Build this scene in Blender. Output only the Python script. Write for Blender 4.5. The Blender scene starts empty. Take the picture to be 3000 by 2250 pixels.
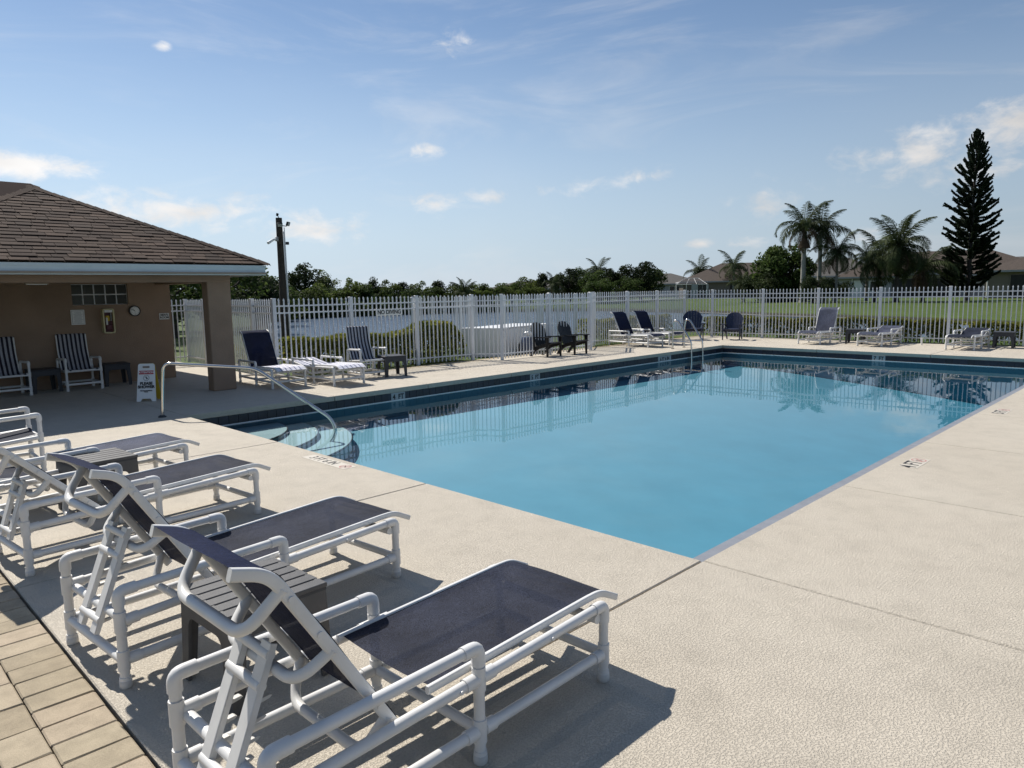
import bpy, math, random
from mathutils import Vector, Matrix
R_ = math.radians
rnd = random.Random(7)
sc = bpy.context.scene
COL = sc.collection

# ------------------------------------------------------------------ camera
cam_d = bpy.data.cameras.new('camera')
cam = bpy.data.objects.new('camera', cam_d); COL.objects.link(cam)
cam_d.sensor_fit = 'HORIZONTAL'; cam_d.sensor_width = 36.0; cam_d.lens = 25.12
cam_d.clip_start = 0.05; cam_d.clip_end = 6000
CX, CY, CZ = -3.854, -2.181, 1.685
_yaw, _pit, _rol = 0.781965, -0.129398, -0.016854
_F = Vector((math.cos(_pit)*math.cos(_yaw), math.cos(_pit)*math.sin(_yaw), math.sin(_pit)))
_r = Vector((math.sin(_yaw), -math.cos(_yaw), 0)); _u = _r.cross(_F)
_R = _r*math.cos(_rol) + _u*math.sin(_rol); _U = -_r*math.sin(_rol) + _u*math.cos(_rol)
cam.matrix_world = Matrix(((_R.x, _U.x, -_F.x, CX), (_R.y, _U.y, -_F.y, CY), (_R.z, _U.z, -_F.z, CZ), (0, 0, 0, 1)))
sc.camera = cam

# ------------------------------------------------------------------ sky and sun
SUN_AZ, SUN_EL = R_(89.0), R_(47.0)          # azimuth counted from +X towards +Y
world = bpy.data.worlds.new('World'); sc.world = world; world.use_nodes = True
wt = world.node_tree; wt.nodes.clear()
def wn(t, **k):
    n = wt.nodes.new(t)
    for a, b in k.items(): setattr(n, a, b)
    return n
def wl(a, b): wt.links.new(a, b)
def wm(op, a, b=None, c=None, clamp=False):
    n = wn('ShaderNodeMath', operation=op, use_clamp=clamp)
    for i, v in enumerate((a, b, c)):
        if v is None: continue
        if isinstance(v, (int, float)): n.inputs[i].default_value = v
        else: wl(v, n.inputs[i])
    return n.outputs[0]
world.cycles.sampling_method = 'MANUAL'; world.cycles.sample_map_resolution = 512
sky = wn('ShaderNodeTexSky', sky_type='NISHITA', sun_disc=False)
sky.sun_elevation = SUN_EL; sky.sun_rotation = math.pi/2 - SUN_AZ
sky.altitude = 0; sky.air_density = 1.0; sky.dust_density = 0.15; sky.ozone_density = 3.2
tc = wn('ShaderNodeTexCoord')
sep = wn('ShaderNodeSeparateXYZ'); wl(tc.outputs['Generated'], sep.inputs[0])
az = wm('ARCTAN2', sep.outputs[1], sep.outputs[0]); el = wm('ARCSINE', sep.outputs[2])
ae = wn('ShaderNodeCombineXYZ'); wl(az, ae.inputs[0]); wl(el, ae.inputs[1])
def noise_at(scale, detail, rough=0.55, dist=0.0, sx=1.0, sy=1.0, off=0.0):
    mp = wn('ShaderNodeMapping'); wl(ae.outputs[0], mp.inputs[0])
    mp.inputs['Scale'].default_value = (sx, sy, 1); mp.inputs['Location'].default_value = (off, off*.7, 0)
    n = wn('ShaderNodeTexNoise'); wl(mp.outputs[0], n.inputs['Vector'])
    n.inputs['Scale'].default_value = scale; n.inputs['Detail'].default_value = detail
    n.inputs['Roughness'].default_value = rough; n.inputs['Distortion'].default_value = dist
    return n.outputs[0]
# cumulus: soft ellipses in (azimuth, elevation), frayed by noise
CLOUDS = [  # az, el, half width, half height, weight
    (1.209, .292, .012, .008, .7), (.847, .317, .036, .022, .55), (.892, .186, .028, .012, .78),
    (.882, .118, .050, .020, .62), (.810, .128, .050, .013, .55), (.690, .134, .11, .017, .45), (.594, .148, .040, .014, .7),
    (1.37, .150, .085, .019, .95), (1.22, .106, .17, .030, .72), (1.045, .088, .075, .028, .75),
    (.328, .150, .045, .018, .75), (.264, .160, .045, .032, .8), (.175, .172, .075, .038, .85), (.24, .132, .11, .028, .6),
    (.44, .108, .07, .030, .5), (.526, .058, .020, .008, .8), (.461, .057, .034, .010, .8), (.317, .059, .05, .011, .6)]
mask = None
for a0, e0, hw, hh, w in CLOUDS:
    s = wn('ShaderNodeVectorMath', operation='SUBTRACT'); wl(ae.outputs[0], s.inputs[0]); s.inputs[1].default_value = (a0, e0, 0)
    m = wn('ShaderNodeVectorMath', operation='MULTIPLY'); wl(s.outputs[0], m.inputs[0]); m.inputs[1].default_value = (1/(hw*1.5), 1/(hh*1.5), 0)
    ln = wn('ShaderNodeVectorMath', operation='LENGTH'); wl(m.outputs[0], ln.inputs[0])
    v = wm('MULTIPLY_ADD', ln.outputs['Value'], -w, w)
    mask = v if mask is None else wm('MAXIMUM', mask, v)
mask = wm('MAXIMUM', mask, 0.0)
n1 = noise_at(26, 5, .6, .3, 1, 1.7)
edge = wm('MULTIPLY_ADD', wm('SUBTRACT', n1, .5), 1.5, mask)
rmp = wn('ShaderNodeMapRange', interpolation_type='SMOOTHSTEP'); wl(edge, rmp.inputs[0]); rmp.inputs[1].default_value = .20; rmp.inputs[2].default_value = .95
cum = wm('MULTIPLY', rmp.outputs[0], wm('MULTIPLY', mask, 2.4, clamp=True), clamp=True)
# cirrus: streaks, everywhere in the upper sky
c1 = noise_at(2.4, 6, .62, 1.0, 1.0, 4.5, 3.1)
r2 = wn('ShaderNodeMapRange', interpolation_type='SMOOTHSTEP'); wl(c1, r2.inputs[0]); r2.inputs[1].default_value = .46; r2.inputs[2].default_value = .78
cir = wm('MULTIPLY', r2.outputs[0], .26)
veil = noise_at(1.3, 3, .5, .2, 1.0, 2.4, 8.4)
r3 = wn('ShaderNodeMapRange', interpolation_type='SMOOTHSTEP'); wl(veil, r3.inputs[0]); r3.inputs[1].default_value = .42; r3.inputs[2].default_value = .75
lowband = wn('ShaderNodeMapRange'); wl(el, lowband.inputs[0]); lowband.inputs[1].default_value = .30; lowband.inputs[2].default_value = .02
vl = wm('MULTIPLY', wm('MULTIPLY', r3.outputs[0], lowband.outputs[0]), .30)
alpha = wm('MAXIMUM', wm('MAXIMUM', cum, cir), vl, clamp=True)
# cloud brightness follows the sky light around it (brighter near the sun)
sdir = Vector((math.cos(SUN_EL)*math.cos(SUN_AZ), math.cos(SUN_EL)*math.sin(SUN_AZ), math.sin(SUN_EL)))
dot = wn('ShaderNodeVectorMath', operation='DOT_PRODUCT'); wl(tc.outputs['Generated'], dot.inputs[0]); dot.inputs[1].default_value = sdir
cb = wn('ShaderNodeMapRange'); wl(dot.outputs['Value'], cb.inputs[0]); cb.inputs[1].default_value = 0.0; cb.inputs[2].default_value = .9; cb.inputs[3].default_value = 6.4; cb.inputs[4].default_value = 10.2
shade = noise_at(16, 2, .5, 0, 1, 1.6, 5.0)
cb2 = wm('MULTIPLY', cb.outputs[0], wm('MULTIPLY_ADD', shade, .5, .75))
ccol = wn('ShaderNodeVectorMath', operation='SCALE'); ccol.inputs[0].default_value = (1.0, .985, .975); wl(cb2, ccol.inputs['Scale'])
# humid air: the clear sky pales to a soft blue-white towards the horizon, all the way round
hz_ = wn('ShaderNodeMapRange', interpolation_type='SMOOTHSTEP'); wl(el, hz_.inputs[0]); hz_.inputs[1].default_value = .38; hz_.inputs[2].default_value = -.08; hz_.inputs[3].default_value = .04; hz_.inputs[4].default_value = .98
hb = wn('ShaderNodeMapRange'); wl(dot.outputs['Value'], hb.inputs[0]); hb.inputs[1].default_value = .1; hb.inputs[2].default_value = .9; hb.inputs[3].default_value = .70; hb.inputs[4].default_value = 1.30
hcol = wn('ShaderNodeVectorMath', operation='SCALE'); hcol.inputs[0].default_value = (5.55, 6.75, 8.1); wl(hb.outputs[0], hcol.inputs['Scale'])
hmix = wn('ShaderNodeMix', data_type='RGBA'); wl(hz_.outputs[0], hmix.inputs[0]); wl(sky.outputs[0], hmix.inputs[6]); wl(hcol.outputs[0], hmix.inputs[7])
mixc = wn('ShaderNodeMix', data_type='RGBA'); wl(alpha, mixc.inputs[0]); wl(hmix.outputs[2], mixc.inputs[6]); wl(ccol.outputs[0], mixc.inputs[7])
bg = wn('ShaderNodeBackground'); wl(mixc.outputs[2], bg.inputs[0]); bg.inputs[1].default_value = 0.078
wo = wn('ShaderNodeOutputWorld'); wl(bg.outputs[0], wo.inputs[0])

sun_d = bpy.data.lights.new('sun', 'SUN'); sun_d.energy = 5.0; sun_d.angle = R_(0.55); sun_d.color = (1.0, .945, .86)
sun = bpy.data.objects.new('sun', sun_d); COL.objects.link(sun)
sun.location = sdir*60; sun.rotation_euler = (-sdir).to_track_quat('-Z', 'Y').to_euler()

sc.view_settings.view_transform = 'Standard'; sc.view_settings.look = 'None'
sc.view_settings.exposure = 0.30; sc.view_settings.gamma = 1.0; sc.view_settings.use_curve_mapping = False
sc.render.engine = 'CYCLES'
sc.cycles.use_denoising = True
sc.cycles.max_bounces = 10; sc.cycles.transparent_max_bounces = 24; sc.cycles.glossy_bounces = 4
sc.cycles.caustics_reflective = False; sc.cycles.caustics_refractive = False
sc.cycles.sample_clamp_indirect = 6.0

# ------------------------------------------------------------------ materials
def new_mat(name):
    m = bpy.data.materials.new(name); m.use_nodes = True
    nt = m.node_tree; b = nt.nodes['Principled BSDF']
    return m, nt, b
def N(nt, t, **k):
    n = nt.nodes.new(t)
    for a, b in k.items(): setattr(n, a, b)
    return n
def nz(nt, vec, scale, detail=4, rough=.55, dist=0.0):
    n = N(nt, 'ShaderNodeTexNoise'); n.inputs['Scale'].default_value = scale; n.inputs['Detail'].default_value = detail
    n.inputs['Roughness'].default_value = rough; n.inputs['Distortion'].default_value = dist
    if vec is not None: nt.links.new(vec, n.inputs['Vector'])
    return n
def ramp(nt, fac, stops):
    r = N(nt, 'ShaderNodeValToRGB'); cr = r.color_ramp
    while len(cr.elements) > 1: cr.elements.remove(cr.elements[-1])
    for i, (p, c) in enumerate(stops):
        e = cr.elements[0] if i == 0 else cr.elements.new(p)
        e.position = p; e.color = (c[0], c[1], c[2], 1)
    nt.links.new(fac, r.inputs[0]); return r.outputs[0]
def g3(v): return (v, v, v)
def mixcol(nt, fac, a, b, mode='MIX'):
    m = N(nt, 'ShaderNodeMix', data_type='RGBA', blend_type=mode)
    for i, v in ((0, fac), (6, a), (7, b)):
        if isinstance(v, (int, float)): m.inputs[i].default_value = v
        elif isinstance(v, tuple): m.inputs[i].default_value = (v[0], v[1], v[2], 1)
        else: nt.links.new(v, m.inputs[i])
    return m.outputs[2]
def bump(nt, b, h, dist, strength=1.0):
    bp = N(nt, 'ShaderNodeBump'); bp.inputs['Distance'].default_value = dist; bp.inputs['Strength'].default_value = strength
    nt.links.new(h, bp.inputs['Height']); nt.links.new(bp.outputs[0], b.inputs['Normal']); return bp
def gpos(nt): return N(nt, 'ShaderNodeNewGeometry').outputs['Position']
def opos(nt): return N(nt, 'ShaderNodeTexCoord').outputs['Object']
def simple(name, c, rough=.5, metal=0.0, var=.12, scale=6.0, bmp=0.0, bscale=60.0, obj=True, rand=0.0, spec=None):
    """plain material: base colour with soft noise variation, optional fine relief and per-object variation"""
    m, nt, b = new_mat(name)
    v = opos(nt) if obj else gpos(nt)
    n = nz(nt, v, scale, 5)
    f = ramp(nt, n.outputs[0], [(.25, g3(1-var)), (.75, g3(1+var*.6))])
    col = mixcol(nt, 1.0, (c[0], c[1], c[2]), f, 'MULTIPLY')
    if rand:
        oi = N(nt, 'ShaderNodeObjectInfo')
        f2 = ramp(nt, oi.outputs['Random'], [(0, g3(1-rand)), (1, g3(1+rand))])
        col = mixcol(nt, 1.0, col, f2, 'MULTIPLY')
    nt.links.new(col, b.inputs['Base Color']); b.inputs['Roughness'].default_value = rough; b.inputs['Metallic'].default_value = metal
    if spec is not None: b.inputs['Specular IOR Level'].default_value = spec
    if bmp:
        n2 = nz(nt, v, bscale, 4); bump(nt, b, n2.outputs[0], bmp)
    return m
M = {}
# knock-down textured deck
def deck_mat():
    m, nt, b = new_mat('deck_coating'); p = gpos(nt)
    big = nz(nt, p, .55, 5, .6); mid = nz(nt, p, 4.5, 6, .65); fine = nz(nt, p, 105, 4, .6, .2)
    c = ramp(nt, big.outputs[0], [(.25, (.490, .438, .358)), (.55, (.525, .472, .390)), (.8, (.555, .503, .420))])
    c2 = ramp(nt, mid.outputs[0], [(.3, g3(.91)), (.52, g3(1.0)), (.75, g3(1.03))])
    col = mixcol(nt, 1.0, c, c2, 'MULTIPLY')
    c3 = ramp(nt, fine.outputs[0], [(.36, g3(.86)), (.5, g3(1.0))])
    col = mixcol(nt, .8, col, c3, 'MULTIPLY')
    # dirt specks
    sp = nz(nt, p, 31, 2, .5); sr = ramp(nt, sp.outputs[0], [(.70, g3(1)), (.76, g3(.72))]); col = mixcol(nt, .6, col, sr, 'MULTIPLY')
    # worn pale chips and broad faint water stains
    ch = nz(nt, p, 22, 3, .6); cr_ = ramp(nt, ch.outputs[0], [(.66, g3(1)), (.70, g3(1.22))]); col = mixcol(nt, .8, col, cr_, 'MULTIPLY')
    stn = nz(nt, p, 1.3, 7, .68, .5); sr2 = ramp(nt, stn.outputs[0], [(.34, g3(.80)), (.47, g3(1.0)), (.56, g3(1.0)), (.585, g3(.93)), (.60, g3(1.02))]); col = mixcol(nt, .32, col, sr2, 'MULTIPLY')
    # yellow leaf litter and sand lying along the foot of the pool-side fence
    sx = N(nt, 'ShaderNodeSeparateXYZ'); nt.links.new(p, sx.inputs[0])
    mr = N(nt, 'ShaderNodeMapRange'); nt.links.new(sx.outputs[1], mr.inputs[0]); mr.inputs[1].default_value = 9.9; mr.inputs[2].default_value = 11.0
    ln = nz(nt, p, 9, 6, .7); mm = N(nt, 'ShaderNodeMath', operation='MULTIPLY'); nt.links.new(mr.outputs[0], mm.inputs[0]); nt.links.new(ln.outputs[0], mm.inputs[1])
    lr = ramp(nt, mm.outputs[0], [(.28, g3(0)), (.5, g3(.85))])
    sx2 = N(nt, 'ShaderNodeMapRange'); nt.links.new(sx.outputs[0], sx2.inputs[0]); sx2.inputs[1].default_value = 4.2; sx2.inputs[2].default_value = 6.0
    m2 = N(nt, 'ShaderNodeMath', operation='MULTIPLY'); nt.links.new(lr, m2.inputs[0]); nt.links.new(sx2.outputs[0], m2.inputs[1])
    col = mixcol(nt, m2.outputs[0], col, (.26, .195, .09))
    nt.links.new(col, b.inputs['Base Color']); b.inputs['Roughness'].default_value = .72; b.inputs['Specular IOR Level'].default_value = .35
    h = N(nt, 'ShaderNodeMapRange', interpolation_type='SMOOTHSTEP'); nt.links.new(fine.outputs[0], h.inputs[0]); h.inputs[1].default_value = .40; h.inputs[2].default_value = .54
    fl = nz(nt, p, 300, 2); ad = N(nt, 'ShaderNodeMath', operation='MULTIPLY_ADD'); nt.links.new(fl.outputs[0], ad.inputs[0]); ad.inputs[1].default_value = .12; nt.links.new(h.outputs[0], ad.inputs[2])
    bump(nt, b, ad.outputs[0], .0027, .9)
    return m
M['deck'] = deck_mat()
M['bed'] = simple('sand_bed', (.07, .06, .05), .95, var=.3, scale=20, obj=False)
M['gutter'] = simple('gutter_concrete', (.215, .23, .26), .55, var=.15, scale=8, obj=False, bmp=.002, bscale=120)
M['plaster'] = simple('pool_plaster', (.142, .355, .46), .8, var=.10, scale=1.2, obj=False)
M['step'] = simple('step_plaster', (.29, .45, .49), .8, var=.10, scale=2, obj=False)
M['tile'] = simple('navy_tile', (.009, .011, .024), .42, var=.5, scale=9, obj=False, rand=.35)
M['tilegrout'] = simple('tile_grout', (.055, .06, .075), .8, var=.2, obj=False)
M['markplate'] = simple('marker_tile_white', (.36, .37, .38), .4, var=.1)
M['trimwhite'] = simple('white_trim', (.78, .78, .76), .4, var=.1)
M['pvc'] = simple('white_pvc', (.70, .695, .68), .38, var=.10, scale=9, obj=False, spec=.45)
M['pvcold'] = simple('weathered_pvc', (.60, .59, .565), .5, var=.22, scale=14, obj=False)
M['alum'] = simple('white_aluminium', (.66, .672, .69), .42, var=.07, scale=3, obj=False)
M['greyplastic'] = simple('grey_plastic', (.082, .080, .080), .5, var=.2, scale=14, bmp=.0012, bscale=260, spec=.35)
M['darkplastic'] = simple('dark_grey_plastic', (.040, .042, .048), .5, var=.2, scale=10, spec=.35)
M['blackplastic'] = simple('black_plastic', (.012, .011, .012), .48, var=.3, scale=9, spec=.35)
M['navyplastic'] = simple('navy_plastic', (.020, .027, .060), .45, var=.25, scale=9, spec=.4)
M['steel'] = simple('stainless_steel', (.62, .60, .57), .16, 1.0, var=.06, scale=40)
M['stucco'] = simple('tan_stucco', (.285, .200, .142), .9, var=.16, scale=2.2, obj=False, bmp=.006, bscale=55)
M['fascia'] = simple('painted_fascia', (.58, .66, .70), .55, var=.10, scale=3, obj=False)
M['soffit'] = simple('soffit_paint', (.30, .25, .20), .8, var=.1, scale=3, obj=False)
M['ink'] = simple('black_ink', (.012, .012, .014), .6, var=.05)
M['red'] = simple('red_ink', (.42, .02, .03), .5, var=.1)
M['signwhite'] = simple('sign_white', (.76, .76, .74), .45, var=.06)
M['signgrey'] = simple('sign_print', (.38, .39, .40), .6, var=.4, scale=30)
M['yellow'] = simple('yellow_plastic', (.55, .38, .03), .5, var=.15)
M['cream'] = simple('cream_plastic', (.58, .52, .30), .45, var=.12)
M['maroon'] = simple('maroon_kit', (.10, .02, .03), .5, var=.3, scale=30)
M['maroonroof'] = simple('dark_maroon_roof', (.022, .010, .010), .95, var=.2, scale=2, obj=False, spec=.1)
M['wood'] = simple('weathered_pole', (.052, .042, .032), .9, var=.45, scale=10, bmp=.006, bscale=40)
M['bluebarrel'] = simple('blue_barrel', (.012, .03, .10), .4, var=.2)
M['fibreglass'] = simple('white_fibreglass', (.74, .74, .74), .35, var=.10, scale=4)
M['bark'] = simple('grey_bark', (.17, .15, .13), .9, var=.35, scale=5, bmp=.02, bscale=9)
M['darkbark'] = simple('dark_bark', (.045, .036, .03), .9, var=.4, scale=6, bmp=.02, bscale=9)
M['royalbark'] = simple('pale_palm_trunk', (.27, .26, .23), .85, var=.25, scale=3, bmp=.01, bscale=14)
M['housewall'] = simple('house_wall', (.34, .34, .36), .8, var=.08, scale=.6, obj=False)
M['housetan'] = simple('house_wall_tan', (.20, .17, .14), .8, var=.08, scale=.6, obj=False)
M['housered'] = simple('house_wall_rust', (.14, .085, .075), .85, var=.12, scale=.8, obj=False)
M['porch'] = simple('dark_screen', (.020, .020, .022), .6, var=.4, scale=1.5, obj=False)
M['roofbrown'] = simple('brown_roof', (.060, .044, .034), .9, var=.25, scale=4, obj=False, bmp=.03, bscale=5)
M['roofgrey'] = simple('grey_roof', (.075, .070, .065), .9, var=.22, scale=4, obj=False, bmp=.03, bscale=5)
M['concrete'] = simple('seawall_concrete', (.26, .25, .22), .85, var=.25, scale=1.5, obj=False)
M['glassdark'] = simple('dark_window_glass', (.02, .025, .03), .12, var=.2)
M['grout'] = simple('white_grout', (.62, .63, .64), .8, var=.1)

def shingle_mat():
    m, nt, b = new_mat('brown_shingle'); p = gpos(nt)
    oi = N(nt, 'ShaderNodeObjectInfo')
    c = ramp(nt, oi.outputs['Random'], [(0, (.044, .028, .022)), (.35, (.068, .044, .034)), (.7, (.095, .064, .048)), (1, (.055, .038, .031))])
    big = nz(nt, p, .9, 5, .6); f = ramp(nt, big.outputs[0], [(.3, g3(.62)), (.6, g3(1.05))]); c = mixcol(nt, 1.0, c, f, 'MULTIPLY')
    gr = nz(nt, p, 90, 3); f2 = ramp(nt, gr.outputs[0], [(.3, g3(.8)), (.7, g3(1.2))]); c = mixcol(nt, 1.0, c, f2, 'MULTIPLY')
    nt.links.new(c, b.inputs['Base Color']); b.inputs['Roughness'].default_value = .95; b.inputs['Specular IOR Level'].default_value = .2
    bump(nt, b, gr.outputs[0], .004); return m
M['shingle'] = shingle_mat()
def paver_mat():
    m, nt, b = new_mat('tan_paver'); p = gpos(nt); oi = N(nt, 'ShaderNodeObjectInfo')
    c = ramp(nt, oi.outputs['Random'], [(0, (.33, .275, .195)), (.4, (.40, .34, .245)), (.75, (.42, .345, .255)), (1, (.36, .30, .215))])
    a = nz(nt, p, 9, 6, .65); f = ramp(nt, a.outputs[0], [(.3, g3(.80)), (.6, g3(1.05))]); c = mixcol(nt, 1.0, c, f, 'MULTIPLY')
    gr = nz(nt, p, 240, 3); f2 = ramp(nt, gr.outputs[0], [(.32, g3(.82)), (.6, g3(1.06))]); c = mixcol(nt, 1.0, c, f2, 'MULTIPLY')
    nt.links.new(c, b.inputs['Base Color']); b.inputs['Roughness'].default_value = .88; b.inputs['Specular IOR Level'].default_value = .25
    bump(nt, b, gr.outputs[0], .0018); return m
M['paver'] = paver_mat()
def fabric(name, kind):
    """woven sling mesh: lets part of the light through between the threads"""
    m, nt, b = new_mat(name); o = opos(nt)
    if kind == 'navy': base = (.0185, .0215, .034)
    elif kind == 'deepnavy': base = (.008, .011, .030)
    elif kind == 'greynavy': base = (.050, .056, .082)
    else: base = (.5, .5, .5)
    w = nz(nt, o, 240, 3, .7); f = ramp(nt, w.outputs[0], [(.36, g3(.40)), (.60, g3(1.7))])
    fade = nz(nt, o, 3.5, 5, .6); f2 = ramp(nt, fade.outputs[0], [(.3, g3(.75)), (.7, g3(1.45))])
    if kind in ('stripe', 'whitestripe'):
        s = N(nt, 'ShaderNodeSeparateXYZ'); nt.links.new(o, s.inputs[0])
        fr = N(nt, 'ShaderNodeMath', operation='PINGPONG'); nt.links.new(s.outputs[1], fr.inputs[0]); fr.inputs[1].default_value = .036 if kind == 'stripe' else .045
        if kind == 'stripe': c = ramp(nt, fr.outputs[0], [(.0, (.020, .020, .030)), (.019, (.020, .020, .030)), (.0195, (.33, .33, .36)), (.05, (.33, .33, .36))])
        else: c = ramp(nt, fr.outputs[0], [(.0, (.12, .13, .22)), (.010, (.12, .13, .22)), (.0105, (.60, .60, .66)), (.05, (.62, .62, .68))])
        for e in (): pass
    else:
        c = mixcol(nt, 1.0, base, f2, 'MULTIPLY')
    c = mixcol(nt, 1.0, c, f, 'MULTIPLY')
    nt.links.new(c, b.inputs['Base Color']); b.inputs['Roughness'].default_value = .7; b.inputs['Specular IOR Level'].default_value = .06
    b.inputs['Sheen Weight'].default_value = .0
    wr = nz(nt, o, 7, 3, .55, .8); ad = N(nt, 'ShaderNodeMath', operation='MULTIPLY_ADD'); nt.links.new(wr.outputs[0], ad.inputs[0]); ad.inputs[1].default_value = 9.0; nt.links.new(w.outputs[0], ad.inputs[2])
    bump(nt, b, ad.outputs[0], .0010)
    tr = N(nt, 'ShaderNodeBsdfTransparent'); mx = N(nt, 'ShaderNodeMixShader'); mx.inputs[0].default_value = .018
    nt.links.new(b.outputs[0], mx.inputs[1]); nt.links.new(tr.outputs[0], mx.inputs[2])
    nt.links.new(mx.outputs[0], nt.nodes['Material Output'].inputs[0]); return m
M['sling'] = fabric('navy_sling', 'navy'); M['slingdeep'] = fabric('deep_navy_sling', 'deepnavy'); M['slinggrey'] = fabric('faded_navy_sling', 'greynavy')
M['stripe'] = fabric('striped_sling', 'stripe'); M['whitestripe'] = fabric('pale_striped_sling', 'whitestripe')
def leafmat(name, c1, c2, c3, nscale=1.0, trans=.30):
    m, nt, b = new_mat(name); p = gpos(nt)
    n = nz(nt, p, nscale, 3, .6); gi = N(nt, 'ShaderNodeNewGeometry')
    c = ramp(nt, n.outputs[0], [(.3, c1), (.52, c2), (.75, c3)])
    f = ramp(nt, gi.outputs['Random Per Island'], [(0, g3(.6)), (1, g3(1.4))]); c = mixcol(nt, 1.0, c, f, 'MULTIPLY')
    oi = N(nt, 'ShaderNodeObjectInfo'); f2 = ramp(nt, oi.outputs['Random'], [(0, g3(.75)), (1, g3(1.2))]); c = mixcol(nt, 1.0, c, f2, 'MULTIPLY')
    nt.links.new(c, b.inputs['Base Color']); b.inputs['Roughness'].default_value = .65; b.inputs['Specular IOR Level'].default_value = .12
    t = N(nt, 'ShaderNodeBsdfTranslucent'); nt.links.new(c, t.inputs[0]); mx = N(nt, 'ShaderNodeMixShader'); mx.inputs[0].default_value = trans
    nt.links.new(b.outputs[0], mx.inputs[1]); nt.links.new(t.outputs[0], mx.inputs[2]); nt.links.new(mx.outputs[0], nt.nodes['Material Output'].inputs[0])
    return m
M['hedge'] = leafmat('hedge_leaf', (.10, .13, .024), (.20, .215, .04), (.36, .31, .065), 5.0, .5)
M['leaf'] = leafmat('tree_leaf', (.030, .050, .014), (.058, .088, .024), (.095, .125, .034), .5, .35)
M['leafdark'] = leafmat('dark_leaf', (.018, .028, .012), (.032, .048, .018), (.056, .074, .026), .5, .25)
M['scrub'] = leafmat('scrub_leaf', (.055, .080, .020), (.100, .134, .030), (.15, .18, .042), .35, .4)
M['frond'] = leafmat('palm_leaf', (.034, .048, .020), (.054, .072, .028), (.08, .10, .038), 1.0, .3)
M['deadfrond'] = leafmat('dry_palm_leaf', (.07, .048, .032), (.11, .075, .05), (.16, .11, .07), 1.0, .2)
M['pine'] = leafmat('pine_needle', (.018, .026, .017), (.030, .042, .026), (.046, .060, .038), .6, .25)
def grass_mat():
    m, nt, b = new_mat('lawn_grass'); p = gpos(nt)
    a = nz(nt, p, .12, 6, .6); f = nz(nt, p, 3.0, 5, .7)
    c = ramp(nt, a.outputs[0], [(.3, (.040, .066, .012)), (.5, (.056, .088, .016)), (.7, (.076, .104, .022))])
    c = mixcol(nt, 1.0, c, ramp(nt, f.outputs[0], [(.25, g3(.7)), (.7, g3(1.2))]), 'MULTIPLY')
    # bare dark soil and wet bank where the ground drops to the water
    s = N(nt, 'ShaderNodeSeparateXYZ'); nt.links.new(p, s.inputs[0])
    mr = N(nt, 'ShaderNodeMapRange'); nt.links.new(s.outputs[2], mr.inputs[0]); mr.inputs[1].default_value = -.14; mr.inputs[2].default_value = -.22
    c = mixcol(nt, mr.outputs[0], c, (.030, .030, .016))
    nt.links.new(c, b.inputs['Base Color']); b.inputs['Roughness'].default_value = .85; b.inputs['Specular IOR Level'].default_value = .2
    bump(nt, b, f.outputs[0], .05); return m
M['grass'] = grass_mat()
def lake_mat():
    m, nt, b = new_mat('lake_water'); p = gpos(nt)
    mp = N(nt, 'ShaderNodeMapping'); nt.links.new(p, mp.inputs[0]); mp.inputs['Rotation'].default_value = (0, 0, R_(20)); mp.inputs['Scale'].default_value = (1.0, 2.6, 1)
    n = nz(nt, mp.outputs[0], 1.1, 5, .6, .4)
    b.inputs['Base Color'].default_value = (.15, .20, .27, 1); b.inputs['Roughness'].default_value = .12; b.inputs['IOR'].default_value = 1.5
    bump(nt, b, n.outputs[0], .22, .9); return m
M['lake'] = lake_mat()
def pool_water():
    m, nt, b = new_mat('pool_water'); nt.nodes.remove(b); p = gpos(nt)
    n = nz(nt, p, 2.2, 3, .5, .3); n2 = nz(nt, p, .45, 2)
    ad = N(nt, 'ShaderNodeMath', operation='MULTIPLY_ADD'); nt.links.new(n2.outputs[0], ad.inputs[0]); ad.inputs[1].default_value = 2.0; nt.links.new(n.outputs[0], ad.inputs[2])
    bp = N(nt, 'ShaderNodeBump'); bp.inputs['Distance'].default_value = .0030; bp.inputs['Strength'].default_value = .22; nt.links.new(ad.outputs[0], bp.inputs['Height'])
    fr = N(nt, 'ShaderNodeFresnel'); fr.inputs['IOR'].default_value = 1.33; nt.links.new(bp.outputs[0], fr.inputs['Normal'])
    gl = N(nt, 'ShaderNodeBsdfGlossy'); gl.inputs['Roughness'].default_value = .0; nt.links.new(bp.outputs[0], gl.inputs['Normal'])
    tr = N(nt, 'ShaderNodeBsdfTransparent')
    mx = N(nt, 'ShaderNodeMixShader'); nt.links.new(fr.outputs[0], mx.inputs[0]); nt.links.new(tr.outputs[0], mx.inputs[1]); nt.links.new(gl.outputs[0], mx.inputs[2])
    out = nt.nodes['Material Output']; nt.links.new(mx.outputs[0], out.inputs[0])
    va = N(nt, 'ShaderNodeVolumeAbsorption'); va.inputs['Color'].default_value = (.10, .66, .80, 1); va.inputs['Density'].default_value = .16
    nt.links.new(va.outputs[0], out.inputs['Volume']); return m
M['water'] = pool_water()
def glassblock():
    m, nt, b = new_mat('glass_block'); o = opos(nt)
    v = N(nt, 'ShaderNodeTexChecker'); nt.links.new(o, v.inputs[0]); v.inputs['Scale'].default_value = 110
    b.inputs['Base Color'].default_value = (.05, .055, .05, 1); b.inputs['Roughness'].default_value = .22
    bump(nt, b, v.outputs[1], .006); return m
M['glassblock'] = glassblock()
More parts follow.
